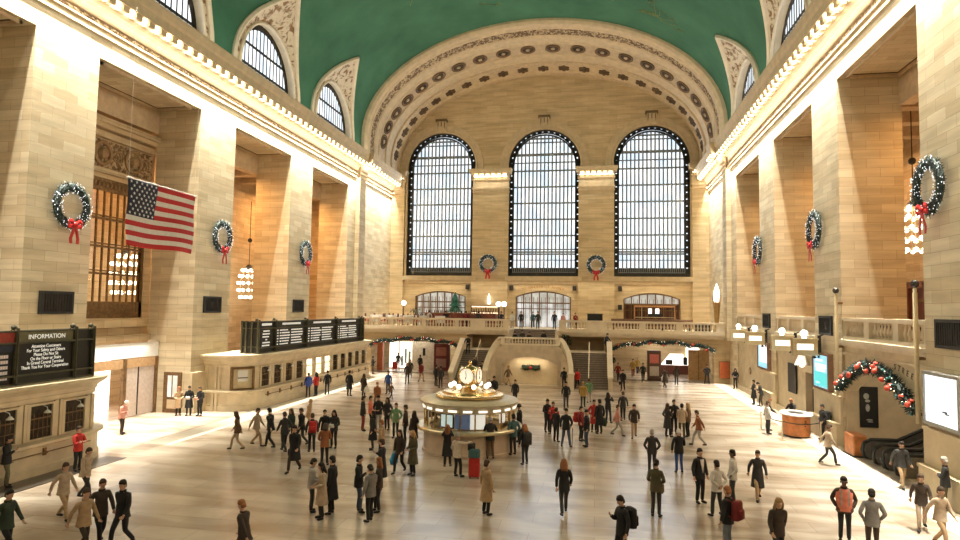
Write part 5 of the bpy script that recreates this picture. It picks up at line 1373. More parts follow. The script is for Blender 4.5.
def build_pose(arm_r, arm_l, legs, head=0.0, lean=0.0):
    """returns dict of meshes: body, trousers, jacket, coat, shoes (facing +Y, feet at 0)"""
    sit = legs == 'sit'; dz = -.43 if sit else 0
    def up(p):      # upper body: lean about the hips
        x, y, z = p; z -= .95; c, s = math.cos(lean), math.sin(lean)
        return V3((x, y*c+z*s, .95-y*s+z*c+dz))
    J = {}
    torso = [(up((0,0,.93)), (.155,.115)), (up((0,.0,1.08)), (.14,.10)), (up((0,.0,1.25)), (.165,.11)), (up((0,-.01,1.38)), (.15,.10)), (up((0,-.01,1.47)), (.07,.07)), (up((0,.005,1.53)), (.055,.058))]
    hl = head
    def hd(p):
        x, y, z = p; z -= 1.53; c, s = math.cos(hl), math.sin(hl); return up((x, y*c+z*s, 1.53-y*s+z*c))
    headc = [(hd((0,.025,1.575)), (.062,.07)), (hd((0,.028,1.63)), (.073,.088)), (hd((0,.012,1.69)), (.076,.092)), (hd((0,.0,1.745)), (.055,.07))]
    nose = [(hd((0,.115,1.635)), (.012,.014)), (hd((0,.132,1.62)), (.010,.010))]
    ch = [torso+headc]; links = []; hands = []
    arms = {}
    for sg, key in ((1, arm_r), (-1, arm_l)):
        e, w = ARMS[key]; e = up((sg*e[0], e[1], e[2])); w = up((sg*w[0], w[1], w[2])); sh = up((sg*.175,-.01,1.405))
        arms[sg] = (sh, e, w)
        ch.append([(sh, .062), (sh.lerp(e,.5), .05), (e, .042), (e.lerp(w,.4), .04), (w, .028)]); links.append(((0, 3), (len(ch)-1, 0)))
        d = (w-e).normalized(); ch[-1].append((w+d*.05, (.034,.022))); 
        lat = d.cross(V3((0,1,0)) if abs(d.y) < .8 else V3((0,0,1))).normalized(); pal = d.cross(lat).normalized()
        inn = V3((-sg,.3,0)); 
        if pal.dot(inn) < 0: pal = -pal
        for k, (o_, l) in enumerate(((-.028,.060),(-.0095,.075),(.0095,.070),(.028,.052))):
            b = w+d*.055+lat*o_; hands.append([(b-d*.02, .0095), (b+d*l*.45, .0090), (b+d*l*.8+pal*.018, .0085), (b+d*l*.95+pal*.045, .0075)])
        b = w+d*.03+lat*.022; hands.append([(b, .0105), (b+lat*.03+d*.025+pal*.012, .0100), (b+lat*.034+d*.058+pal*.026, .0085)])
    legj = {}
    for sg, (k, a) in ((1, LEGS[legs][0]), (-1, LEGS[legs][1])):
        hip = V3((sg*.09, 0, .90+dz)); kn = V3((sg*k[0], k[1], k[2] if not sit else .48)); an = V3((sg*a[0], a[1], a[2]))
        legj[sg] = (hip, kn, an)
        ch.append([(hip, .088), (hip.lerp(kn,.5), .075), (kn, .056), (kn.lerp(an,.35), .054), (an, .036)]); links.append(((0, 0), (len(ch)-1, 0)))
        fd = V3((sg*.18, 1, 0)).normalized(); ch[-1] += [(an+fd*.06-V3((0,0,.035)), (.036,.03)), (an+fd*.16-V3((0,0,.05)), (.034,.024))]
    body = skin_bake('body', ch, links, 1)
    hm = skin_bake('hands', hands, (), 0)
    nm = skin_bake('nose', [[(hd((0,.085,1.66)), .014)]+nose], (), 1)
    ears = MB()
    for sg in (-1, 1): ears.sphere(hd((sg*.078,.01,1.635)), .024, 6, 5, 1.4)
    for sg in (-1, 1): ears.sphere(hd((sg*.032,.1,1.655)), .011, 6, 4)
    out = {'body': merge('body', [body, hm, nm, mb_mesh(ears, 'ears')])}
    # trousers
    tc = [[(V3((0,0,.99+dz)), (.155,.118)), (V3((0,0,.90+dz)), (.165,.125))]]; tl = []
    for sg in (1, -1):
        hip, kn, an = legj[sg]; cuff = an+V3((0,0,-.015))
        tc.append([(hip, .098), (hip.lerp(kn,.5), .088), (kn, .068), (kn.lerp(an,.5), .064), (cuff, .058)]); tl.append(((0, 1), (len(tc)-1, 0)))
    out['trousers'] = skin_bake('trousers', tc, tl, 1)
    sc = []
    for sg in (1, -1):
        hip, kn, an = legj[sg]; fd = V3((sg*.18, 1, 0)).normalized()
        sc.append([(an-fd*.045-V3((0,0,.03)), (.05,.05)), (an+fd*.05-V3((0,0,.035)), (.054,.05)), (an+fd*.19-V3((0,0,.05)), (.05,.036))])
    out['shoes'] = skin_bake('shoes', sc, (), 1)
    def jacket(hem):
        jc = [[(up((0,0,1.0)), (.172,.135)), (up((0,0,1.1)), (.165,.125)), (up((0,.0,1.26)), (.19,.135)), (up((0,-.01,1.385)), (.175,.12)), (up((0,-.01,1.465)), (.085,.085))]]; jl = []
        for sg in (1, -1):
            s_, e, w = arms[sg]; jc.append([(s_, .08), (s_.lerp(e,.5), .07), (e, .06), (e.lerp(w,.5), .053), (w-(w-e).normalized()*.005, .047)]); jl.append(((0, 3), (len(jc)-1, 0)))
        m1 = skin_bake('jacket', jc, jl, 1)
        m = MB(); n = 18
        rows = [(1.14,.168,.13),(1.02,.178,.14),(.90,.188,.15),(.80,.19,.152)] if hem == 'short' else [(1.14,.168,.13),(1.0,.182,.145),(.85,.198,.165),(.66,.215,.19),(.47,.235,.215)]
        if sit: rows = rows[:3]
        ly = legj[1][1].y*.5 if legs in ('walk',) else 0
        rings = []
        for z, a, b in rows:
            c = up((0,0,z)); rings.append([(c.x+a*math.cos(2*PI*k/n), c.y+(b+(.05 if legs == 'walk' and z < .9 else 0))*math.sin(2*PI*k/n), c.z) for k in range(n)])
        m.loft(rings, True, False)
        # open hem gets an inner face so that it has thickness
        z, a, b = rows[-1]; c = up((0,0,z)); m.loft([rings[-1], [(c.x+a*.9*math.cos(2*PI*k/n), c.y+b*.9*math.sin(2*PI*k/n), c.z+.01) for k in range(n)]], True, False)
        # collar
        c = up((0,-.005,1.475)); m.loft([[(c.x+.085*math.cos(2*PI*k/n), c.y+.08*math.sin(2*PI*k/n), c.z-.03+q*.07) for k in range(n)] for q in (0, 1)], True, False)
        return merge('jacket', [m1, mb_mesh(m, 'hem')])
    out['short'] = jacket('short'); out['long'] = jacket('long') if not sit else out['short']
    # hair styles and hats in head space
    def cap(kind):
        m = MB(); n = 14
        def ringz(z, rx, ry, oy): return [tuple(hd((rx*math.cos(2*PI*k/n), oy+ry*math.sin(2*PI*k/n), z))) for k in range(n)]
        if kind == 'short':
            rows = []
            for z, rx, ry in ((1.66,.088,.10),(1.70,.092,.106),(1.745,.082,.097),(1.785,.055,.068),(1.80,.01,.012)):
                rows.append([tuple(hd((rx*math.cos(2*PI*k/n), (-.012 if math.sin(2*PI*k/n) > 0 and z < 1.69 else .004)+ry*math.sin(2*PI*k/n)*( .35 if (math.sin(2*PI*k/n) > 0 and z < 1.69) else 1), z))) for k in range(n)])
            m.loft(rows, True, True)
            m.loft([ringz(1.58,.07,.055,-.045), ringz(1.64,.085,.08,-.028), ringz(1.69,.09,.09,-.012)], True, True)
        elif kind == 'long':
            m.loft([ringz(1.40,.10,.045,-.085), ringz(1.48,.115,.06,-.07), ringz(1.58,.105,.07,-.045), ringz(1.66,.098,.085,-.025), ringz(1.72,.096,.10,-.004), ringz(1.77,.075,.085,0), ringz(1.80,.02,.02,0)], True, True)
            for sg in (-1, 1): m.tube([hd((sg*.085,.03,1.68)), hd((sg*.10,.03,1.58)), hd((sg*.10,.02,1.46))], [.03,.032,.02], 6)
        elif kind == 'hat':
            m.loft([ringz(1.665,.095,.108,.0), ringz(1.70,.098,.112,.0), ringz(1.76,.085,.098,0), ringz(1.80,.05,.06,0), ringz(1.815,.012,.014,0)], True, True)
            m.loft([ringz(1.66,.10,.113,.0), ringz(1.70,.103,.117,.0)], True, True)
        elif kind == 'capp':
            m.loft([ringz(1.68,.092,.106,.0), ringz(1.74,.088,.10,.0), ringz(1.79,.05,.06,0), ringz(1.80,.012,.014,0)], True, True)
            m.add([hd((-.07,.08,1.69)), hd((.07,.08,1.69)), hd((.055,.18,1.675)), hd((-.055,.18,1.675)), hd((-.07,.08,1.68)), hd((.07,.08,1.68)), hd((.055,.18,1.668)), hd((-.055,.18,1.668))], [(0,1,2,3),(7,6,5,4),(0,4,5,1),(1,5,6,2),(2,6,7,3),(3,7,4,0)])
        return mb_mesh(m, 'hair')
    out['hair'] = {k: cap(k) for k in ('short','long','hat','capp')}
    # safety vest with reflective band, and a shirt front
    if True:
        n = 18; rows = [(.86,.215,.175),(1.0,.21,.17),(1.12,.205,.165),(1.25,.22,.17),(1.36,.22,.16),(1.46,.13,.12)]
        def vr(rows, g=0): 
            out_ = []
            for z, a, b in rows:
                c = up((0,-.005,z)); out_.append([(c.x+(a+g)*math.cos(2*PI*k/n), c.y+(b+g)*math.sin(2*PI*k/n), c.z) for k in range(n)])
            return out_
        v = MB(); v.loft(vr(rows), True, False); out['vest'] = mb_mesh(v, 'safety_vest')
        v = MB(); v.loft(vr([(1.02,.195,.16),(1.07,.193,.157)], .006), True, False)
        for sx in (-1, 1): v.loft([[up((sx*.09-.02, y_, z)), up((sx*.09+.02, y_, z))] for y_, z in ((.165,1.02),(.163,1.2),(.15,1.36),(.09,1.46))], False)
        out['band'] = mb_mesh(v, 'reflective_band')
        v = MB(); v.loft([[up((-.012,.165,1.02)), up((.012,.165,1.02)), up((.012,.15,1.02)), up((-.012,.15,1.02))], [up((-.07,.125,1.44)), up((.07,.125,1.44)), up((.07,.10,1.44)), up((-.07,.10,1.44))]], True, True); out['shirt'] = mb_mesh(v, 'shirt_front')
    # shoulder point for bags
    out['hand'] = arms[1][2]; out['handl'] = arms[-1][2]; out['back'] = up((0,-.25,1.2))
    return out
POSEDEF = {'idle': ('down','down','stand'), 'pockets': ('pocket','pocket','stand'), 'crossed': ('cross','cross','stand'), 'phone': ('phone','down','rest', .35), 'holding': ('hold','hold','stand', .25), 'photo': ('camera','camera','rest', -.1),
           'point': ('point','pocket','rest'), 'walk': ('swingb','swingf','walk', .05, .05), 'walkbag': ('bag','swingf','walk', .05, .07), 'stride': ('swingf','swingb','walk', .1, .12), 'rail': ('rail','rail','rest', .1, .2), 'back': ('back','back','wide'), 'wide': ('pocket','down','wide'), 'sit': ('hold','hold','sit', .25), 'talk': ('phone','pocket','rest', .05), 'bend': ('phone','hold','rest', .55, .22)}
POSE = {}
def pose(k):
    if k not in POSE: POSE[k] = build_pose(*POSEDEF[k])
    return POSE[k]
SKINS = [plain('skin_light', (.60,.37,.26), .55, noise=.05), plain('skin_tan', (.42,.24,.15), .55, noise=.05), plain('skin_dark', (.14,.075,.045), .5, noise=.05)]
CLO = {'black': (.014,.014,.015), 'char': (.035,.034,.034), 'navy': (.02,.025,.05), 'dkbrown': (.05,.034,.024), 'brown': (.15,.085,.045), 'rust': (.28,.10,.04), 'tan': (.48,.33,.19), 'beige': (.50,.39,.28), 'cream': (.62,.54,.44), 'white': (.72,.70,.66), 'grey': (.22,.21,.20), 'lgrey': (.40,.38,.35),
       'red': (.50,.03,.025), 'dkred': (.20,.02,.02), 'coral': (.80,.24,.15), 'pink': (.62,.30,.24), 'blue': (.03,.07,.33), 'royal': (.03,.08,.30), 'sky': (.04,.30,.58), 'jeans': (.06,.085,.14), 'ltjeans': (.20,.24,.29), 'green': (.16,.30,.15), 'olive': (.09,.08,.04), 'dkgreen': (.03,.05,.03), 'camo': (.13,.12,.07), 'mustard': (.42,.26,.06), 'blond': (.42,.27,.12), 'ginger': (.32,.13,.05), 'silver': (.45,.43,.40), 'hair': (.02,.014,.01), 'brunet': (.06,.035,.02), 'teal': (.05,.12,.13)}
CM = {}
def cm(k):
    if k not in CM: CM[k] = plain('cloth_'+k, CLO[k], .8, noise=.12, scale=9)
    return CM[k]
def child(name, me, mat, parent):
    o = bpy.data.objects.new(name, me); COL.objects.link(o); o.parent = parent
    if len(me.materials) == 0: me.materials.append(None)
    o.material_slots[0].link = 'OBJECT'; o.material_slots[0].material = mat
    return o
BP = {}
def accessory(kind, mat, loc, rz, label, cat):
    if kind not in BP:
        m = MB()
        if kind == 'backpack':
            m.bevbox(-.17,.17,-.12,.08,-.25,.25,.05); m.bevbox(-.13,.13,-.19,-.1,-.2,.05,.04)
            for sx in (-1,1): m.tube([(sx*.12,.07,.22),(sx*.13,.2,.26),(sx*.13,.33,.1),(sx*.13,.22,-.15),(sx*.12,.06,-.2)], .018, 5)
        elif kind == 'handbag':
            m.bevbox(-.07,.07,-.17,.17,-.32,-.06,.04); m.tube([(0,-.12,-.07),(0,-.08,.05),(0,.08,.05),(0,.12,-.07)], .012, 5)
        elif kind == 'shopbag':
            m.loft([[(-.06,-.18,-.48),(.06,-.18,-.48),(.06,.18,-.48),(-.06,.18,-.48)],[(-.09,-.22,-.3),(.09,-.22,-.3),(.09,.22,-.3),(-.09,.22,-.3)],[(-.03,-.15,-.06),(.03,-.15,-.06),(.03,.15,-.06),(-.03,.15,-.06)]], True, True); m.tube([(0,-.1,-.07),(0,-.05,.02),(0,.05,.02),(0,.1,-.07)], .012, 5)
        elif kind == 'paper': m.box(-.12,.12,-.004,.004,-.09,.09)
        BP[kind] = mb_mesh(m, kind)
    t = bpy.data.objects.new(kind, BP[kind]); COL.objects.link(t)
    if len(t.data.materials) == 0: t.data.materials.append(None)
    t.material_slots[0].link = 'OBJECT'; t.material_slots[0].material = mat
    t.location = loc; t.rotation_euler = (0,0,rz); tag(t, label, cat); return t
PCOUNT = 0
def person(px, py, h, ps, face, top, coat, legs, hair, hairc, label, skin=0, acc=None, z=0.0, xy=None, grp=None):
    """feet at photo pixel px,py (or at xy), height h, facing FACE degrees clockwise from straight away from the camera"""
    P = pose(ps); p = at(px, py, z) if xy is None else V3((xy[0], xy[1], z))
    hh = h*1.03/1.79
    t = thing('person', label, 'person', p, -math.radians(face), grp); t.scale = (hh,)*3
    child('body', P['body'], SKINS[skin], t); child('trousers', P['trousers'], cm(legs), t)
    child('jacket' if coat == 'short' else 'coat', P[coat], cm(top), t); child('shoes', P['shoes'], cm('black'), t)
    child('hair' if hair in ('short','long') else 'hat', P['hair'][hair], cm(hairc), t)
    if top == 'coral' and hair == 'capp':
        t.children[2].material_slots[0].material = cm('dkbrown'); child('safety_vest', P['vest'], cm('coral'), t); child('reflective_band', P['band'], cm('lgrey'), t)
    if 'suit' in label: child('shirt_front', P['shirt'], cm('white'), t)
    if acc:
        for kind, colr, lab in acc:
            rz = -math.radians(face); R = Matrix.Rotation(rz, 4, 'Z')
            loc = p + R @ ((P['back'] if kind == 'backpack' else (P['hand']+V3((0,0,-.02)) if kind != 'paper' else (P['hand']+P['handl'])/2+V3((0,.09,.05))))*hh)
            accessory(kind, cm(colr), loc, rz, lab, {'backpack': 'backpack', 'handbag': 'bag', 'shopbag': 'bag', 'paper': 'paper'}[kind])
    return t
S, L_ = 'short', 'long'
PEOPLE = [
# left side, by the near booth
(77,471,1.70,'crossed',100,'red',S,'black','short','brunet','person in a bright red jacket with crossed arms in front of the left ticket booth',0,None),
(5,487,1.78,'phone',60,'black',S,'camo','short','hair','person in a dark top and camouflage trousers at the very left, by the near booth',1,None),
(121,434,1.68,'bend',90,'pink',S,'dkbrown','hat','white','person in a pale pink top and white hat beyond the rounded near booth end',0,None),
(114,396,1.75,'idle',150,'char',S,'black','short','hair','dark figure standing in front of the bright shopfront',0,None),
(178,415.5,1.68,'holding',140,'tan',L_,'black',L_,'ginger','person in a belted tan coat, first of three standing left of the long booth',0,None),
(188.5,415.5,1.72,'holding',160,'black',L_,'black','short','hair','person in a dark coat, middle of three standing left of the long booth',0,[('paper','white','white paper held by the middle of three people left of the long booth')]),
(199.5,416,1.70,'holding',190,'black',S,'black','short','brunet','person in a black jacket over pink, last of three standing left of the long booth',0,[('paper','pink','pink paper held by the last of three people left of the long booth')]),
# blurred walkers, left floor
(237,450,1.70,'stride',250,'brown',S,'beige',L_,'brunet','walker in a brown top and pale trousers alone left of the crowd',0,None),
(256,446,1.72,'walk',90,'beige',S,'tan','short','brunet','walker in pale beige clothes beside the long booth corner',0,None),
(270,448,1.80,'stride',280,'black',S,'black','short','hair','tall walker in black striding near the corner of the long booth',0,None),
(284,452,1.75,'walk',300,'char',S,'char','short','hair','walker in charcoal just right of the tall striding figure in black',0,None),
(291,446,1.72,'walkbag',200,'dkgreen',S,'black',L_,'brunet','walker in a dark green jacket behind the long black coat',0,None),
(301,446,1.74,'walk',210,'black',S,'char','short','brunet','walker in a black jacket and charcoal trousers half hidden behind the long black coat',1,None),
(294,472,1.80,'walk',180,'black',L_,'dkbrown','short','hair','walker in a long black coat with brown trousers in the middle of the left floor',0,[('handbag','black','black bag carried by the walker in the long black coat')]),
(308,432,1.68,'stride',90,'tan',S,'beige','short','blond','walker in tan and beige passing in front of the long booth rail',0,None),
# booth customers
(308,397,1.72,'idle',320,'blue',S,'black','short','hair','person in a blue jacket standing at the long booth',0,None),
(316,396,1.70,'talk',300,'red',S,'black',L_,'hair','person in a bright red jacket standing at the long booth',0,None),
(327,394.5,1.76,'idle',320,'black',S,'navy','short','hair','person in a dark jacket right of the red jacket at the long booth',0,None),
(349,396,1.84,'idle',10,'black',L_,'black','short','hair','tall person in black standing alone a step off the long booth',0,None),
(363.5,397,1.66,'idle',20,'dkbrown',L_,'black',L_,'brunet','person with long brown hair and a dark brown coat in front of the long booth',0,[('shopbag','white','pale shopping bag carried by the person in a dark brown coat')]),
(372.6,374,1.72,'talk',60,'char',S,'brown','short','hair','small figure with a dark bag at the far end of the long booth',0,None),
(377,409,1.70,'walk',180,'rust',S,'brown','short','ginger','walker in rust brown just behind the large waiting group',0,None),
(388,394,1.72,'idle',185,'royal',S,'char','short','brunet','person in a royal blue jacket alone on the far floor left of the clock',0,None),
(391,399,1.15,'walk',120,'brown',S,'dkbrown','short','hair','small dark child just in front of the royal blue jacket',0,None),
(398,369,1.72,'idle',350,'char',S,'black','short','brunet','person waiting beside a red suitcase under the left garland',0,None),
(407,384,1.80,'idle',180,'dkbrown',S,'black',L_,'ginger','person in a dark brown jacket on the far floor before the white partition',0,None),
(410,378,1.70,'idle',170,'char',S,'black',L_,'ginger','ginger haired person right behind the dark brown jacket',0,None),
(421,382,1.75,'walk',10,'dkred',S,'tan','short','hair','person in dark red with tan trousers before the display case',0,None),
(420,372,1.72,'idle',10,'black',S,'black','short','hair','person in black beside the display case under the left garland',0,None),
(436,386,1.74,'idle',30,'black',S,'black','short','hair','left one of a dark pair at the foot of the left flight of stairs',0,None),
(440.5,388,1.76,'idle',330,'char',S,'black','short','hair','right one of a dark pair at the foot of the left flight of stairs',0,None),
# waiting group left of the clock
(362.5,431,1.80,'idle',60,'black',S,'dkred','short','hair','broad person in black and dark red trousers left in the waiting group',0,None),
(370,427,1.66,'talk',90,'coral',S,'black','short','hair','person in a salmon sweater in the waiting group left of the clock',0,None),
(378,430,1.82,'holding',180,'black',S,'lgrey','short','hair','tall person in black with pale grey trousers in the middle of the waiting group',0,None),
(387,430,1.70,'pockets',200,'char',S,'black',L_,'hair','dark haired person in charcoal right of the pale trousers in the waiting group',0,None),
(395.5,438,1.72,'pockets',180,'green',S,'black','short','brunet','person in a light green jacket in the waiting group left of the clock',0,None),
(405,443,1.80,'pockets',250,'dkbrown',S,'black','short','brunet','broad person in a brown grey jacket at the right end of the waiting group',1,None),
(413.5,448,1.70,'idle',300,'dkbrown',L_,'black',L_,'brunet','long haired person in a dark coat between the waiting group and the information booth',0,None),
(372.5,450,1.74,'idle',250,'black',L_,'dkbrown',L_,'hair','person in a wide black coat and dark boots in front of the waiting group',0,None),
(399.5,473,1.68,'walkbag',190,'dkbrown',S,'black',L_,'brunet','person beside the bright blue bag in front of the waiting group',0,[('shopbag','sky','bright blue shopping bag')]),
(412.5,475.5,1.72,'holding',220,'olive',L_,'black',L_,'blond','blond person in an olive coat right of the bright blue bag',0,None),
(381,462,1.74,'talk',270,'tan',S,'black','short','ginger','person in a tan top and black trousers behind the photographer trio',0,None),
# left foreground groups
(324,446,1.66,'phone',330,'black',S,'black','capp','hair','person in a black cap bending over a phone',0,None),
(311.5,452,1.70,'idle',330,'char',S,'black','short','brunet','person wearing a red rucksack on the left floor',0,[('backpack','red','red rucksack on the left floor')]),
(324,466,1.72,'bend',340,'rust',S,'black',L_,'brunet','person in a rust brown jacket looking down beside the red rucksack',0,[('shopbag','green','pale green bag carried by the person in the rust brown jacket')]),
(333.5,448,1.72,'holding',180,'char',S,'black',L_,'hair','slim long haired person in dark clothes reading a white paper',0,[('paper','white','white paper read by the slim long haired person')]),
(321,519,1.70,'holding',230,'beige',L_,'black',L_,'hair','long haired person in a knee length beige coat in the left foreground',0,None),
(311,512,1.66,'holding',60,'lgrey',S,'char','short','hair','person in a pale grey top mostly hidden behind the beige coat',0,None),
(331,514,1.78,'idle',270,'black',L_,'black','short','hair','person in a long black coat right of the beige coat',0,None),
(358,512,1.76,'talk',80,'black',S,'jeans','short','hair','person in a black hooded jacket and blue jeans drinking from a cup',0,None),
(370,522,1.70,'phone',300,'grey',S,'black','short','hair','person in a grey top with a black shoulder bag, back to the cup drinker',0,[('handbag','black','black shoulder bag of the person in grey')]),
(378,512,1.70,'talk',250,'dkbrown',S,'black',L_,'ginger','person with long ginger hair beside the grey top',0,None),
(381,490,1.78,'talk',270,'black',L_,'black','short','brunet','person in a long black coat seen in profile behind the ginger hair',0,None),
# around the information booth
(447,467,1.70,'photo',350,'black',L_,'black',L_,'ginger','red haired person in black with raised arms at the front of the information booth',0,None),
(457,477,1.66,'point',40,'cream',S,'black','hat','lgrey','person in a cream jacket and pale cap pointing at the information booth',0,[('handbag','black','black bag of the person in the cream jacket')]),
(490,459,1.80,'rail',350,'black',S,'brown','short','silver','grey haired person in a black coat leaning on the information counter',0,[('handbag','black','black bag hanging from the grey haired person at the counter')]),
(513,455,1.80,'pockets',320,'teal',S,'char','short','hair','person in dark teal standing at the right side of the information booth',0,None),
(519,442,1.82,'idle',280,'black',L_,'black','hat','black','tall person in a long black coat and hat behind the dark teal jacket',0,None),
(525,465,1.68,'phone',330,'black',S,'black',L_,'ginger','ginger haired person in black with a small rucksack right of the information booth',0,[('backpack','char','small dark rucksack right of the information booth')]),
(515,405,1.70,'idle',200,'black',S,'black','short','hair','small dark figure on the far floor just right of the golden clock',0,None),
(431,433,1.70,'idle',170,'black',S,'black','short','hair','dark head showing behind the left part of the booth roof',0,None),
(438,430,1.72,'bend',150,'black',S,'black','short','hair','dark stooping figure behind the booth roof left of the clock',0,None),
(486,515,1.70,'idle',40,'tan',L_,'black','short','brunet','person in a long tan coat in the foreground below the red suitcase',0,None),
(494,403,1.84,'walk',180,'black',L_,'black','short','hair','tall dark figure walking before the left side of the stair niche',0,None),
(508,386,1.70,'walk',120,'brown',S,'tan','short','ginger','blurry brown figure against the pale niche of the stairs',0,None),
# centre right crowd
(547,432,1.74,'holding',140,'black',S,'black','short','hair','person in black at the left edge of the central crowd',0,None),
(553,434,1.66,'talk',200,'red',S,'black','short','brunet','person in a red and black jacket at the left of the central crowd',0,None),
(556,442,1.66,'idle',30,'black',S,'black','short','hair','short person in black right behind the leather jacket',0,None),
(566,447,1.80,'wide',10,'black',S,'jeans','capp','hair','broad person in a black leather jacket and jeans with legs apart',0,None),
(581,441,1.70,'pockets',120,'dkred',S,'black','short','hair','person in black wearing a red rucksack in the central crowd',0,[('backpack','red','red rucksack in the central crowd')]),
(586.5,447,1.74,'idle',250,'black',S,'jeans','capp','hair','person in a black jacket and blue jeans right of the red rucksack',0,None),
(594,432,1.70,'pockets',170,'red',L_,'black','short','hair','person in a long red coat right of the red rucksack',0,None),
(599.5,434,1.80,'idle',330,'black',L_,'black','short','hair','person in a long black coat carrying a green bag',0,[('shopbag','dkgreen','dark green bag carried by the long black coat')]),
(608,423,1.74,'photo',30,'black',S,'navy',L_,'hair','person in black and navy with raised arms at the right of the central crowd',0,None),
(623,421,1.70,'walk',0,'char',S,'black','short','brunet','dark walker alone between the central crowd and the passage',0,None),
(634,438,1.72,'stride',180,'dkbrown',S,'tan','short','hair','ghostly dark brown walker on the bright floor right of the central crowd',0,None),
(617,436,1.60,'walk',90,'pink',S,'lgrey','short','brunet','pale pinkish walker passing behind the ghostly dark brown walker',0,None),
(566,409,1.78,'walk',180,'black',S,'char','short','hair','dark walker in front of the newel of the right flight of stairs',0,None),
(564,389,1.74,'walk',180,'black',S,'black','short','hair','figure in black at the newel of the right flight of stairs',0,None),
(577,389,1.66,'walk',10,'red',S,'black','short','brunet','person in red stepping onto the right flight of stairs',0,None),
(583,408,1.74,'walk',0,'mustard',S,'dkgreen','short','blond','blond person in mustard and dark green walking to the right flight of stairs',0,None),
(589,403,1.68,'walk',0,'green',S,'lgrey','short','brunet','person in green and pale grey beside the mustard top',0,None),
(564,515,1.72,'stride',350,'black',S,'char',L_,'ginger','walker with fair hair and a dark jacket in the open centre foreground',0,None),
# passage right of the stairs
(613,370,1.66,'idle',190,'dkbrown',S,'tan','short','hair','person standing at the left edge of the right passage',0,None),
(618,381,1.66,'walk',170,'dkred',S,'dkbrown','short','brunet','person in dark red beside the end of the right stair parapet',0,None),
(623,391,1.72,'walkbag',190,'black',S,'black','short','hair','person in black with a bag at the entrance of the right passage',0,[('handbag','black','black bag at the entrance of the right passage')]),
(633,377,1.76,'walk',180,'mustard',S,'dkred','short','hair','left of two people in mustard jackets in the right passage',0,None),
(637.5,374,1.70,'walk',175,'mustard',S,'navy','short','blond','right of two people in mustard jackets in the right passage',0,None),
(643,382,1.72,'walk',180,'black',S,'black','short','hair','walker in black right of the mustard jackets in the right passage',0,None),
(646,367,1.72,'walk',10,'dkbrown',S,'brown','short','brunet','walker in dark brown deeper in the right passage',0,None),
(624,363,1.72,'walk',0,'char',S,'char','short','hair','farthest dark walker at the left of the right passage',0,None),
(630,366,1.70,'walk',180,'tan',S,'black','short','blond','walker in tan behind the mustard jackets',0,None),
(641,364,1.72,'walk',0,'black',S,'dkbrown','short','hair','walker in black far behind the mustard jackets',0,None),
(650,365,1.74,'walk',0,'char',S,'black','short','hair','dark figure beside the poster pillar in the right passage',0,None),
(665,388,1.72,'walk',330,'dkbrown',L_,'black','short','brunet','person in a dark brown coat leaning into a step below the poster pillar',0,None),
(676.5,385,1.70,'idle',10,'dkbrown',S,'dkbrown',L_,'hair','person in dark brown standing right of the poster pillar',0,None),
(707,384,1.74,'back',190,'black',S,'black','short','hair','person in black standing guard left of the orange-red notice panel',0,None),
# right wall
(735.5,389,1.74,'holding',200,'black',S,'black',L_,'hair','long haired person in black by the right wall under the lanterns',0,None),
(754,404.5,1.72,'crossed',270,'black',L_,'black','short','hair','person in a long dark coat leaning on the right wall below the pale blue screen',0,None),
(761.5,406.5,1.72,'bend',270,'char',S,'dkbrown','short','hair','person in charcoal slouching against the right wall pedestal',0,None),
(768,434,1.74,'pockets',80,'white',S,'char','short','brunet','person in a white jacket waiting left of the orange kiosk',0,None),
(783.5,431,1.76,'rail',100,'black',S,'black','short','ginger','person in black standing at the left of the orange kiosk',0,None),
(802,425,1.74,'rail',230,'black',S,'black','short','ginger','person in black behind the orange kiosk',0,None),
(814,435,1.82,'pockets',260,'black',S,'black','short','hair','broad person in black right of the orange kiosk',0,[('backpack','black','black rucksack right of the orange kiosk')]),
# group of four
(667.5,437,1.72,'talk',60,'char',L_,'black',L_,'brunet','left one of the close group of four on the right floor',0,None),
(674,434,1.80,'pockets',180,'black',S,'black','short','hair','tall back one of the close group of four on the right floor',0,None),
(682,438,1.74,'crossed',10,'beige',S,'olive','short','hair','person in a beige top, front one of the close group of four',0,None),
(688,437,1.74,'idle',300,'brown',S,'black',L_,'blond','blond person at the right of the close group of four',0,None),
(699,446,1.70,'stride',270,'rust',S,'lgrey','short','brunet','walker in rust red on the bright floor right of the group of four',0,None),
# right foreground
(652,474,1.76,'pockets',0,'char',S,'char','short','silver','grey haired person in a dark padded jacket seen from behind',0,None),
(679,473,1.74,'phone',0,'black',S,'royal','short','white','white haired person in black with bright royal blue trousers',0,None),
(656,517,1.78,'holding',20,'olive',S,'char','short','hair','person in an olive jacket with a brown shoulder bag in the foreground',0,[('handbag','brown','brown shoulder bag of the olive jacket')]),
(700,503,1.82,'idle',150,'black',S,'black','short','hair','person in a dark suit and white shirt facing the two white shirts',0,None),
(717,516,1.74,'back',330,'white',S,'char','short','hair','person in a white short shirt with hands behind, back to the camera',1,None),
(733,503,1.78,'pockets',270,'white',S,'char','short','hair','person in a white shirt with dark waistcoat in profile',2,None),
(728,553,1.76,'idle',310,'black',S,'ltjeans','short','ginger','person in a black jacket and light jeans looking up with a maroon rucksack',0,[('backpack','dkred','maroon rucksack in the right foreground')]),
(758,500,1.70,'walk',180,'char',L_,'tan','short','brunet','ghostly walker in a dark coat right of the white shirts',0,None),
(778,566,1.74,'stride',170,'dkbrown',S,'char',L_,'blond','ghostly walker at the bottom edge left of the orange vest',0,None),
(845,542,1.82,'pockets',190,'coral',S,'black','capp','hair','worker in an orange safety vest and dark cap in the right foreground',2,None),
(873,556,1.76,'pockets',10,'grey',S,'dkbrown','short','hair','person in a grey hooded jacket right of the orange vest',0,None),
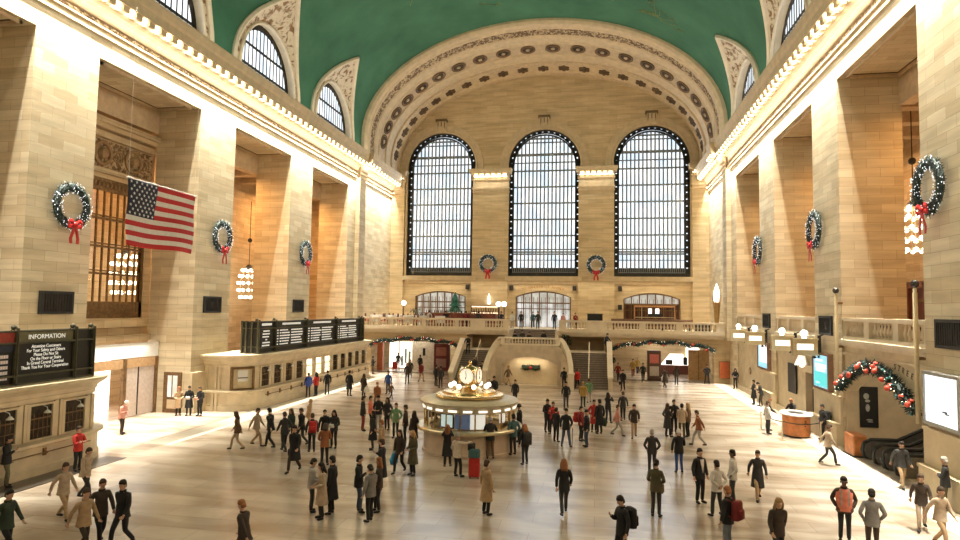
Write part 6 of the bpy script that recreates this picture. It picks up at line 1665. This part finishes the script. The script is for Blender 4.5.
(946,511,1.76,'crossed',300,'black',S,'olive','short','silver','person in a black jacket and olive trousers leaning on the nearest right pedestal',0,None),
(828,465,1.72,'stride',90,'beige',S,'char','short','brunet','pale blurred walker in front of the orange barrier',0,None),
(902,488,1.72,'walk',180,'char',S,'tan','short','hair','walker in charcoal at the foot of the escalators',0,None),
(922,530,1.66,'walk',200,'dkbrown',S,'beige','short','brunet','blurred walker in brown below the nearest right pedestal',0,None),
(941,548,1.68,'walk',160,'beige',S,'tan','short','brunet','pale blurred walker in the lower right corner',0,None),
(622,566,1.76,'phone',240,'black',S,'black','short','hair','person in black looking at a phone at the bottom edge in the centre',0,[('backpack','black','black rucksack at the bottom edge in the centre')]),
# lower left blurred crowd
(62,520,1.68,'walk',100,'beige',S,'tan','short','brunet','pale blurred walker left of the lower left crowd',0,None),
(84,500,1.70,'stride',90,'beige',S,'char','short','brunet','pale blurred walker behind the lower left crowd',0,None),
(99,545,1.74,'walk',120,'dkbrown',S,'black','short','brunet','dark brown walker in the middle of the lower left crowd',0,None),
(121,548,1.78,'walk',180,'black',S,'black','short','hair','black clothed walker at the right of the lower left crowd',0,None),
(82,556,1.70,'walk',100,'tan',S,'dkbrown','short','brunet','tan blurred walker at the bottom edge of the lower left crowd',0,None),
(4,560,1.74,'walk',90,'dkgreen',S,'black','short','hair','dark green blurred figure in the lower left corner',0,None),
(243,572,1.72,'stride',270,'dkbrown',S,'brown','short','ginger','brown blurred figure at the bottom edge left of the beige coat',0,None),
]
for r in PEOPLE:
    px, py, h, ps, fc, top, ct, lg, hr, hc, lab, sk, acc = r
    xy = {'person in black behind the orange kiosk': (11.1, 38.75), 'person in black standing at the left of the orange kiosk': (9.6, 38.3), 'broad person in black right of the orange kiosk': (11.75, 36.0)}.get(lab)
    person(px, py, h, ps, fc, top, ct, lg, hr, hc, lab, sk, acc, 0.0, xy)
# people up on the stairs and the balcony
UP = [(-12.95, 58.6, 2.75*0+0, 1.74)]
def upper(x, y, z, h, ps, fc, top, ct, lg, hr, hc, lab): person(0, 0, h, ps, fc, top, ct, lg, hr, hc, lab, 0, None, z, (x, y))
upper(-11.6, 57.6, ZL*14/16, 1.74, 'rail', 190, 'black', S, 'black', 'short', 'hair', 'dark figure near the top of the left flight by the parapet')
upper(-10.4, 54.6, ZL*4/16, 1.70, 'walk', 180, 'char', S, 'black', 'short', 'hair', 'dark figure low on the left flight of stairs')
upper(-9.6, 54.0, ZL*2/16, 1.68, 'walk', 170, 'dkbrown', S, 'black', 'short', 'hair', 'dark figure at the inner foot of the left flight of stairs')
upper(1.0, 59.2, ZL, 1.76, 'rail', 120, 'navy', S, 'black', 'short', 'hair', 'person in navy leaning on the parapet at the top of the right flight')
for i, (x, y, z, top) in enumerate([(-7.7, 61.3, ZL+.35, 'black'), (-7.0, 61.5, ZL+.5, 'char'), (-6.3, 61.3, ZL+.35, 'dkbrown'), (-4.9, 61.4, ZL+.5, 'black')]):
    upper(x, y, z, 1.7, 'sit', 180, top, S, 'black', 'short', 'hair', ['leftmost person sitting on the upper steps behind the landing', 'second person from the left sitting on the upper steps', 'third person from the left sitting on the upper steps', 'person sitting alone at the right on the upper steps'][i])
for x, y, h, ps, fc, top, lg, lab in [(-7.6, 65.5, 1.76, 'idle', 180, 'black', 'black', 'person in black at the head of the upper steps, left of the doorway'), (-9.5, 64.2, 1.72, 'talk', 200, 'navy', 'black', 'person in navy standing by the left end of the balcony gap'), (-6.6, 68.0, 1.74, 'walk', 180, 'teal', 'black', 'person in teal walking in before the central doorway'),
      (-5.9, 66.0, 1.78, 'idle', 180, 'char', 'black', 'person in charcoal in the middle before the central doorway'), (-4.2, 66.5, 1.8, 'idle', 170, 'navy', 'navy', 'tall person in navy right of centre before the central doorway'), (-3.2, 64.9, 1.66, 'walk', 190, 'pink', 'black', 'person in pink and black at the right end of the balcony gap'),
      (-2.0, 66.0, 1.7, 'talk', 160, 'dkred', 'black', 'person in dark red left of the black host desk'), (-8.7, 66.8, 1.7, 'idle', 190, 'white', 'lgrey', 'person in white before the pair of globe lamps')]:
    upper(x, y, 4.6, h, ps, fc, top, S, lg, 'short', 'hair', lab)
for i, (x, y, top) in enumerate([(-17.6, 65.7, 'white'), (-15.8, 65.6, 'black'), (-13.6, 65.7, 'dkred'), (-12.2, 65.5, 'char')]):
    upper(x, y, 4.6, 1.7, 'rail', 0, top, S, 'black', 'short', 'hair', ['person in white standing at the left end of the balcony bar', 'person in black standing at the balcony bar', 'person in dark red standing at the balcony bar', 'person in charcoal standing at the right end of the balcony bar'][i])
person(0, 0, 1.62, 'phone', 200, 'cream', S, 'char', 'short', 'hair', 'attendant in a pale shirt inside the information booth', 0, None, 0, (-7.15, 28.4))
# ---- luggage standing on the floor
def suitcase(label, px, py, h=.62, topbag=True, mat='red'):
    t = thing('suitcase', label, 'suitcase', at(px, py), .2)
    m = MB(); m.bevbox(-.22,.22,-.14,.14,.07,.07+h,.05); m.build('shell', cm(mat), t)
    m = MB(); m.tube([(-.13,.1,.6),(-.13,.12,1.05),(.13,.12,1.05),(.13,.1,.6)], .014, 6); m.build('handle', BLACK, t)
    for sx in (-1,1):
        for sy in (-1,1): m = MB(); m.lathe([(.0001,-.02),(.035,-.02),(.035,.02),(.0001,.02)], (0,0,0), 8); w = m.build('wheel', BLACK, t); w.location = (sx*.16, sy*.1, .035); w.rotation_euler = (0, PI/2, 0)
    m = MB(); m.bevbox(-.16,.16,-.17,-.14,.15,.07+h*.7,.01); m.build('pocket', cm(mat), t)
    return t
suitcase('red suitcase with a dark bag on top, in front of the information booth', 474, 478, .72)
tag((lambda p: (lambda m: m.bevbox(-.22,.22,-.16,.16,0,.3,.06).build('duffel_bag', cm('teal'), None, False, (p.x, p.y, .80)))(MB()))(at(474, 478)), 'dark teal bag lying on top of the red suitcase', 'bag')
suitcase('red suitcase on the far floor under the left garland', 394.5, 370, .8, False)
m = MB(); p = at(572, 447); m.tube([(p.x, p.y, .0), (p.x+.02, p.y+.03, .85), (p.x+.02, p.y-.05, .9), (p.x+.02, p.y-.12, .87)], .016, 6); tag(m.build('walking_stick', BLACK), 'thin black walking stick beside the broad leather jacket', 'walking stick')
# ================================================================== LIGHT AND CAMERA
def area(name, loc, rot, sx, sy, power, col, spread=PI):
    l = bpy.data.lights.new(name, 'AREA'); l.shape = 'RECTANGLE'; l.size = sx; l.size_y = sy; l.energy = power; l.color = col; l.spread = spread
    o = bpy.data.objects.new(name, l); COL.objects.link(o); o.location = loc; o.rotation_euler = rot; return o
WARM = (1.0, .84, .60); HOT = (1.0, .50, .17); COOL = (.80, .90, 1.0); CREAML = (1.0, .93, .78)
for s, f in ((1, XL), (-1, XR)):
    # cornice lamps: washing down the wall, lighting the cove, and up to the vault
    area('cornice_downlight', (f+s*.265, 36, 20.6), (0, 0, 0), .04, 72, 10000 if s > 0 else 8500, CREAML, math.radians(42))
    area('cornice_lamp_row', (f+s*1.02, 31, 21.2), (0, math.radians(s*62), 0), .25, 62, 2200, CREAML)
    area('cross_hall_fill', (f+s*1.34, 34, 21.25), (0, -s*math.radians(66), 0), .2, 66, 2500, (1.0, .92, .74))  # added fill strip, thrown across the hall to brighten the opposite wall
    area('cornice_uplight', (f+s*1.1, 31, 22.7), (PI, math.radians(s*25), 0), .3, 62, 1200, CREAML)
    area('end_cornice_lamp_row', (f+s*1.02, 67.3, 21.2), (0, math.radians(s*62), 0), .25, 9, 330, CREAML)
# daylight of the tall windows
for c, h in WINS: area('window_daylight', (c, YB-.6, 19), (-PI/2, 0, 0), 8, 16, 500, COOL)
# warm fill lights added behind the camera, where the opposite windows would stand
for x in (-18, -6, 6): area('rear_fill', (x, -3.5, 19), (PI/2, 0, 0), 8, 16, 450, (1.0, .77, .47))
# lamps in the side passages and the bays
for x, s in ((-28.5, -1), (16.8, 1)):
    for yc in (18.6, 30.67, 42.64, 54.6): 
        area('passage_lamp', (x, yc, 17.0), (0, 0, 0), 2.0, 5.0, 800 if s < 0 else 430, HOT)
# under the balcony and in the shops
for x, y, p in ((-19, 65.5, 130), (-16, 72, 150), (6, 65.5, 150), (6, 73, 190), (6, 80, 100)): area('ceiling_light', (x, y, 3.95), (0, 0, 0), 3, 3, p, CREAML)
area('shop_ceiling_light', (-29, 30.7, 4.2), (0, 0, 0), 3, 7, 240, (1, .95, .86))
area('bay_front_light', (-25.8, 30.7, 4.2), (0, 0, 0), 1, 6, 110, (1, .95, .86))
area('balcony_lamp', (-6, 71, 9.9), (0, 0, 0), 30, .5, 260, WARM)
for c, h in WINS: area('sill_lamp', (c, YB-.5, 9.75), (math.radians(-30), 0, 0), 8, .2, 60, WARM)
area('niche_lamp', (-5.6, YW+.3, 2.2), (math.radians(25), 0, 0), 4, .3, 35, WARM)
area('escalator_lamp', (14.5, 30.7, 4.4), (0, 0, 0), 2.5, 5, 90, WARM)
for a, b in PIL: area('capital_lamp', ((max(a,XL+.2)+min(b,XR-.2))/2, YB-.95, 22.1), (math.radians(-35), 0, 0), min(b-a, 3.8), .1, 130*(b-a)/4, CREAML)
w = bpy.data.worlds.new('World'); scene.world = w; w.use_nodes = True
w.node_tree.nodes['Background'].inputs[0].default_value = (1.0, .80, .54, 1); w.node_tree.nodes['Background'].inputs[1].default_value = .07
cam = bpy.data.cameras.new('camera'); co = bpy.data.objects.new('camera', cam); COL.objects.link(co)
r, u, f = cam_axes()
M = Matrix((r, u, -f)).transposed().to_4x4(); M.translation = Vector((0, 0, EH)); co.matrix_world = M
cam.sensor_fit = 'HORIZONTAL'; cam.sensor_width = 36; cam.lens = FPX*36/960; cam.shift_y = 0.9/960; cam.clip_end = 500; cam.clip_start = .05
scene.camera = co
vs = scene.view_settings; vs.view_transform = 'Standard'; vs.look = 'None'; vs.exposure = -0.2; vs.gamma = 1.0; vs.use_curve_mapping = False
cy = scene.cycles; cy.max_bounces = 6; cy.diffuse_bounces = 4; cy.glossy_bounces = 3; cy.transparent_max_bounces = 8; cy.use_denoising = True; cy.sample_clamp_indirect = 6.0; cy.caustics_reflective = False; cy.caustics_refractive = False
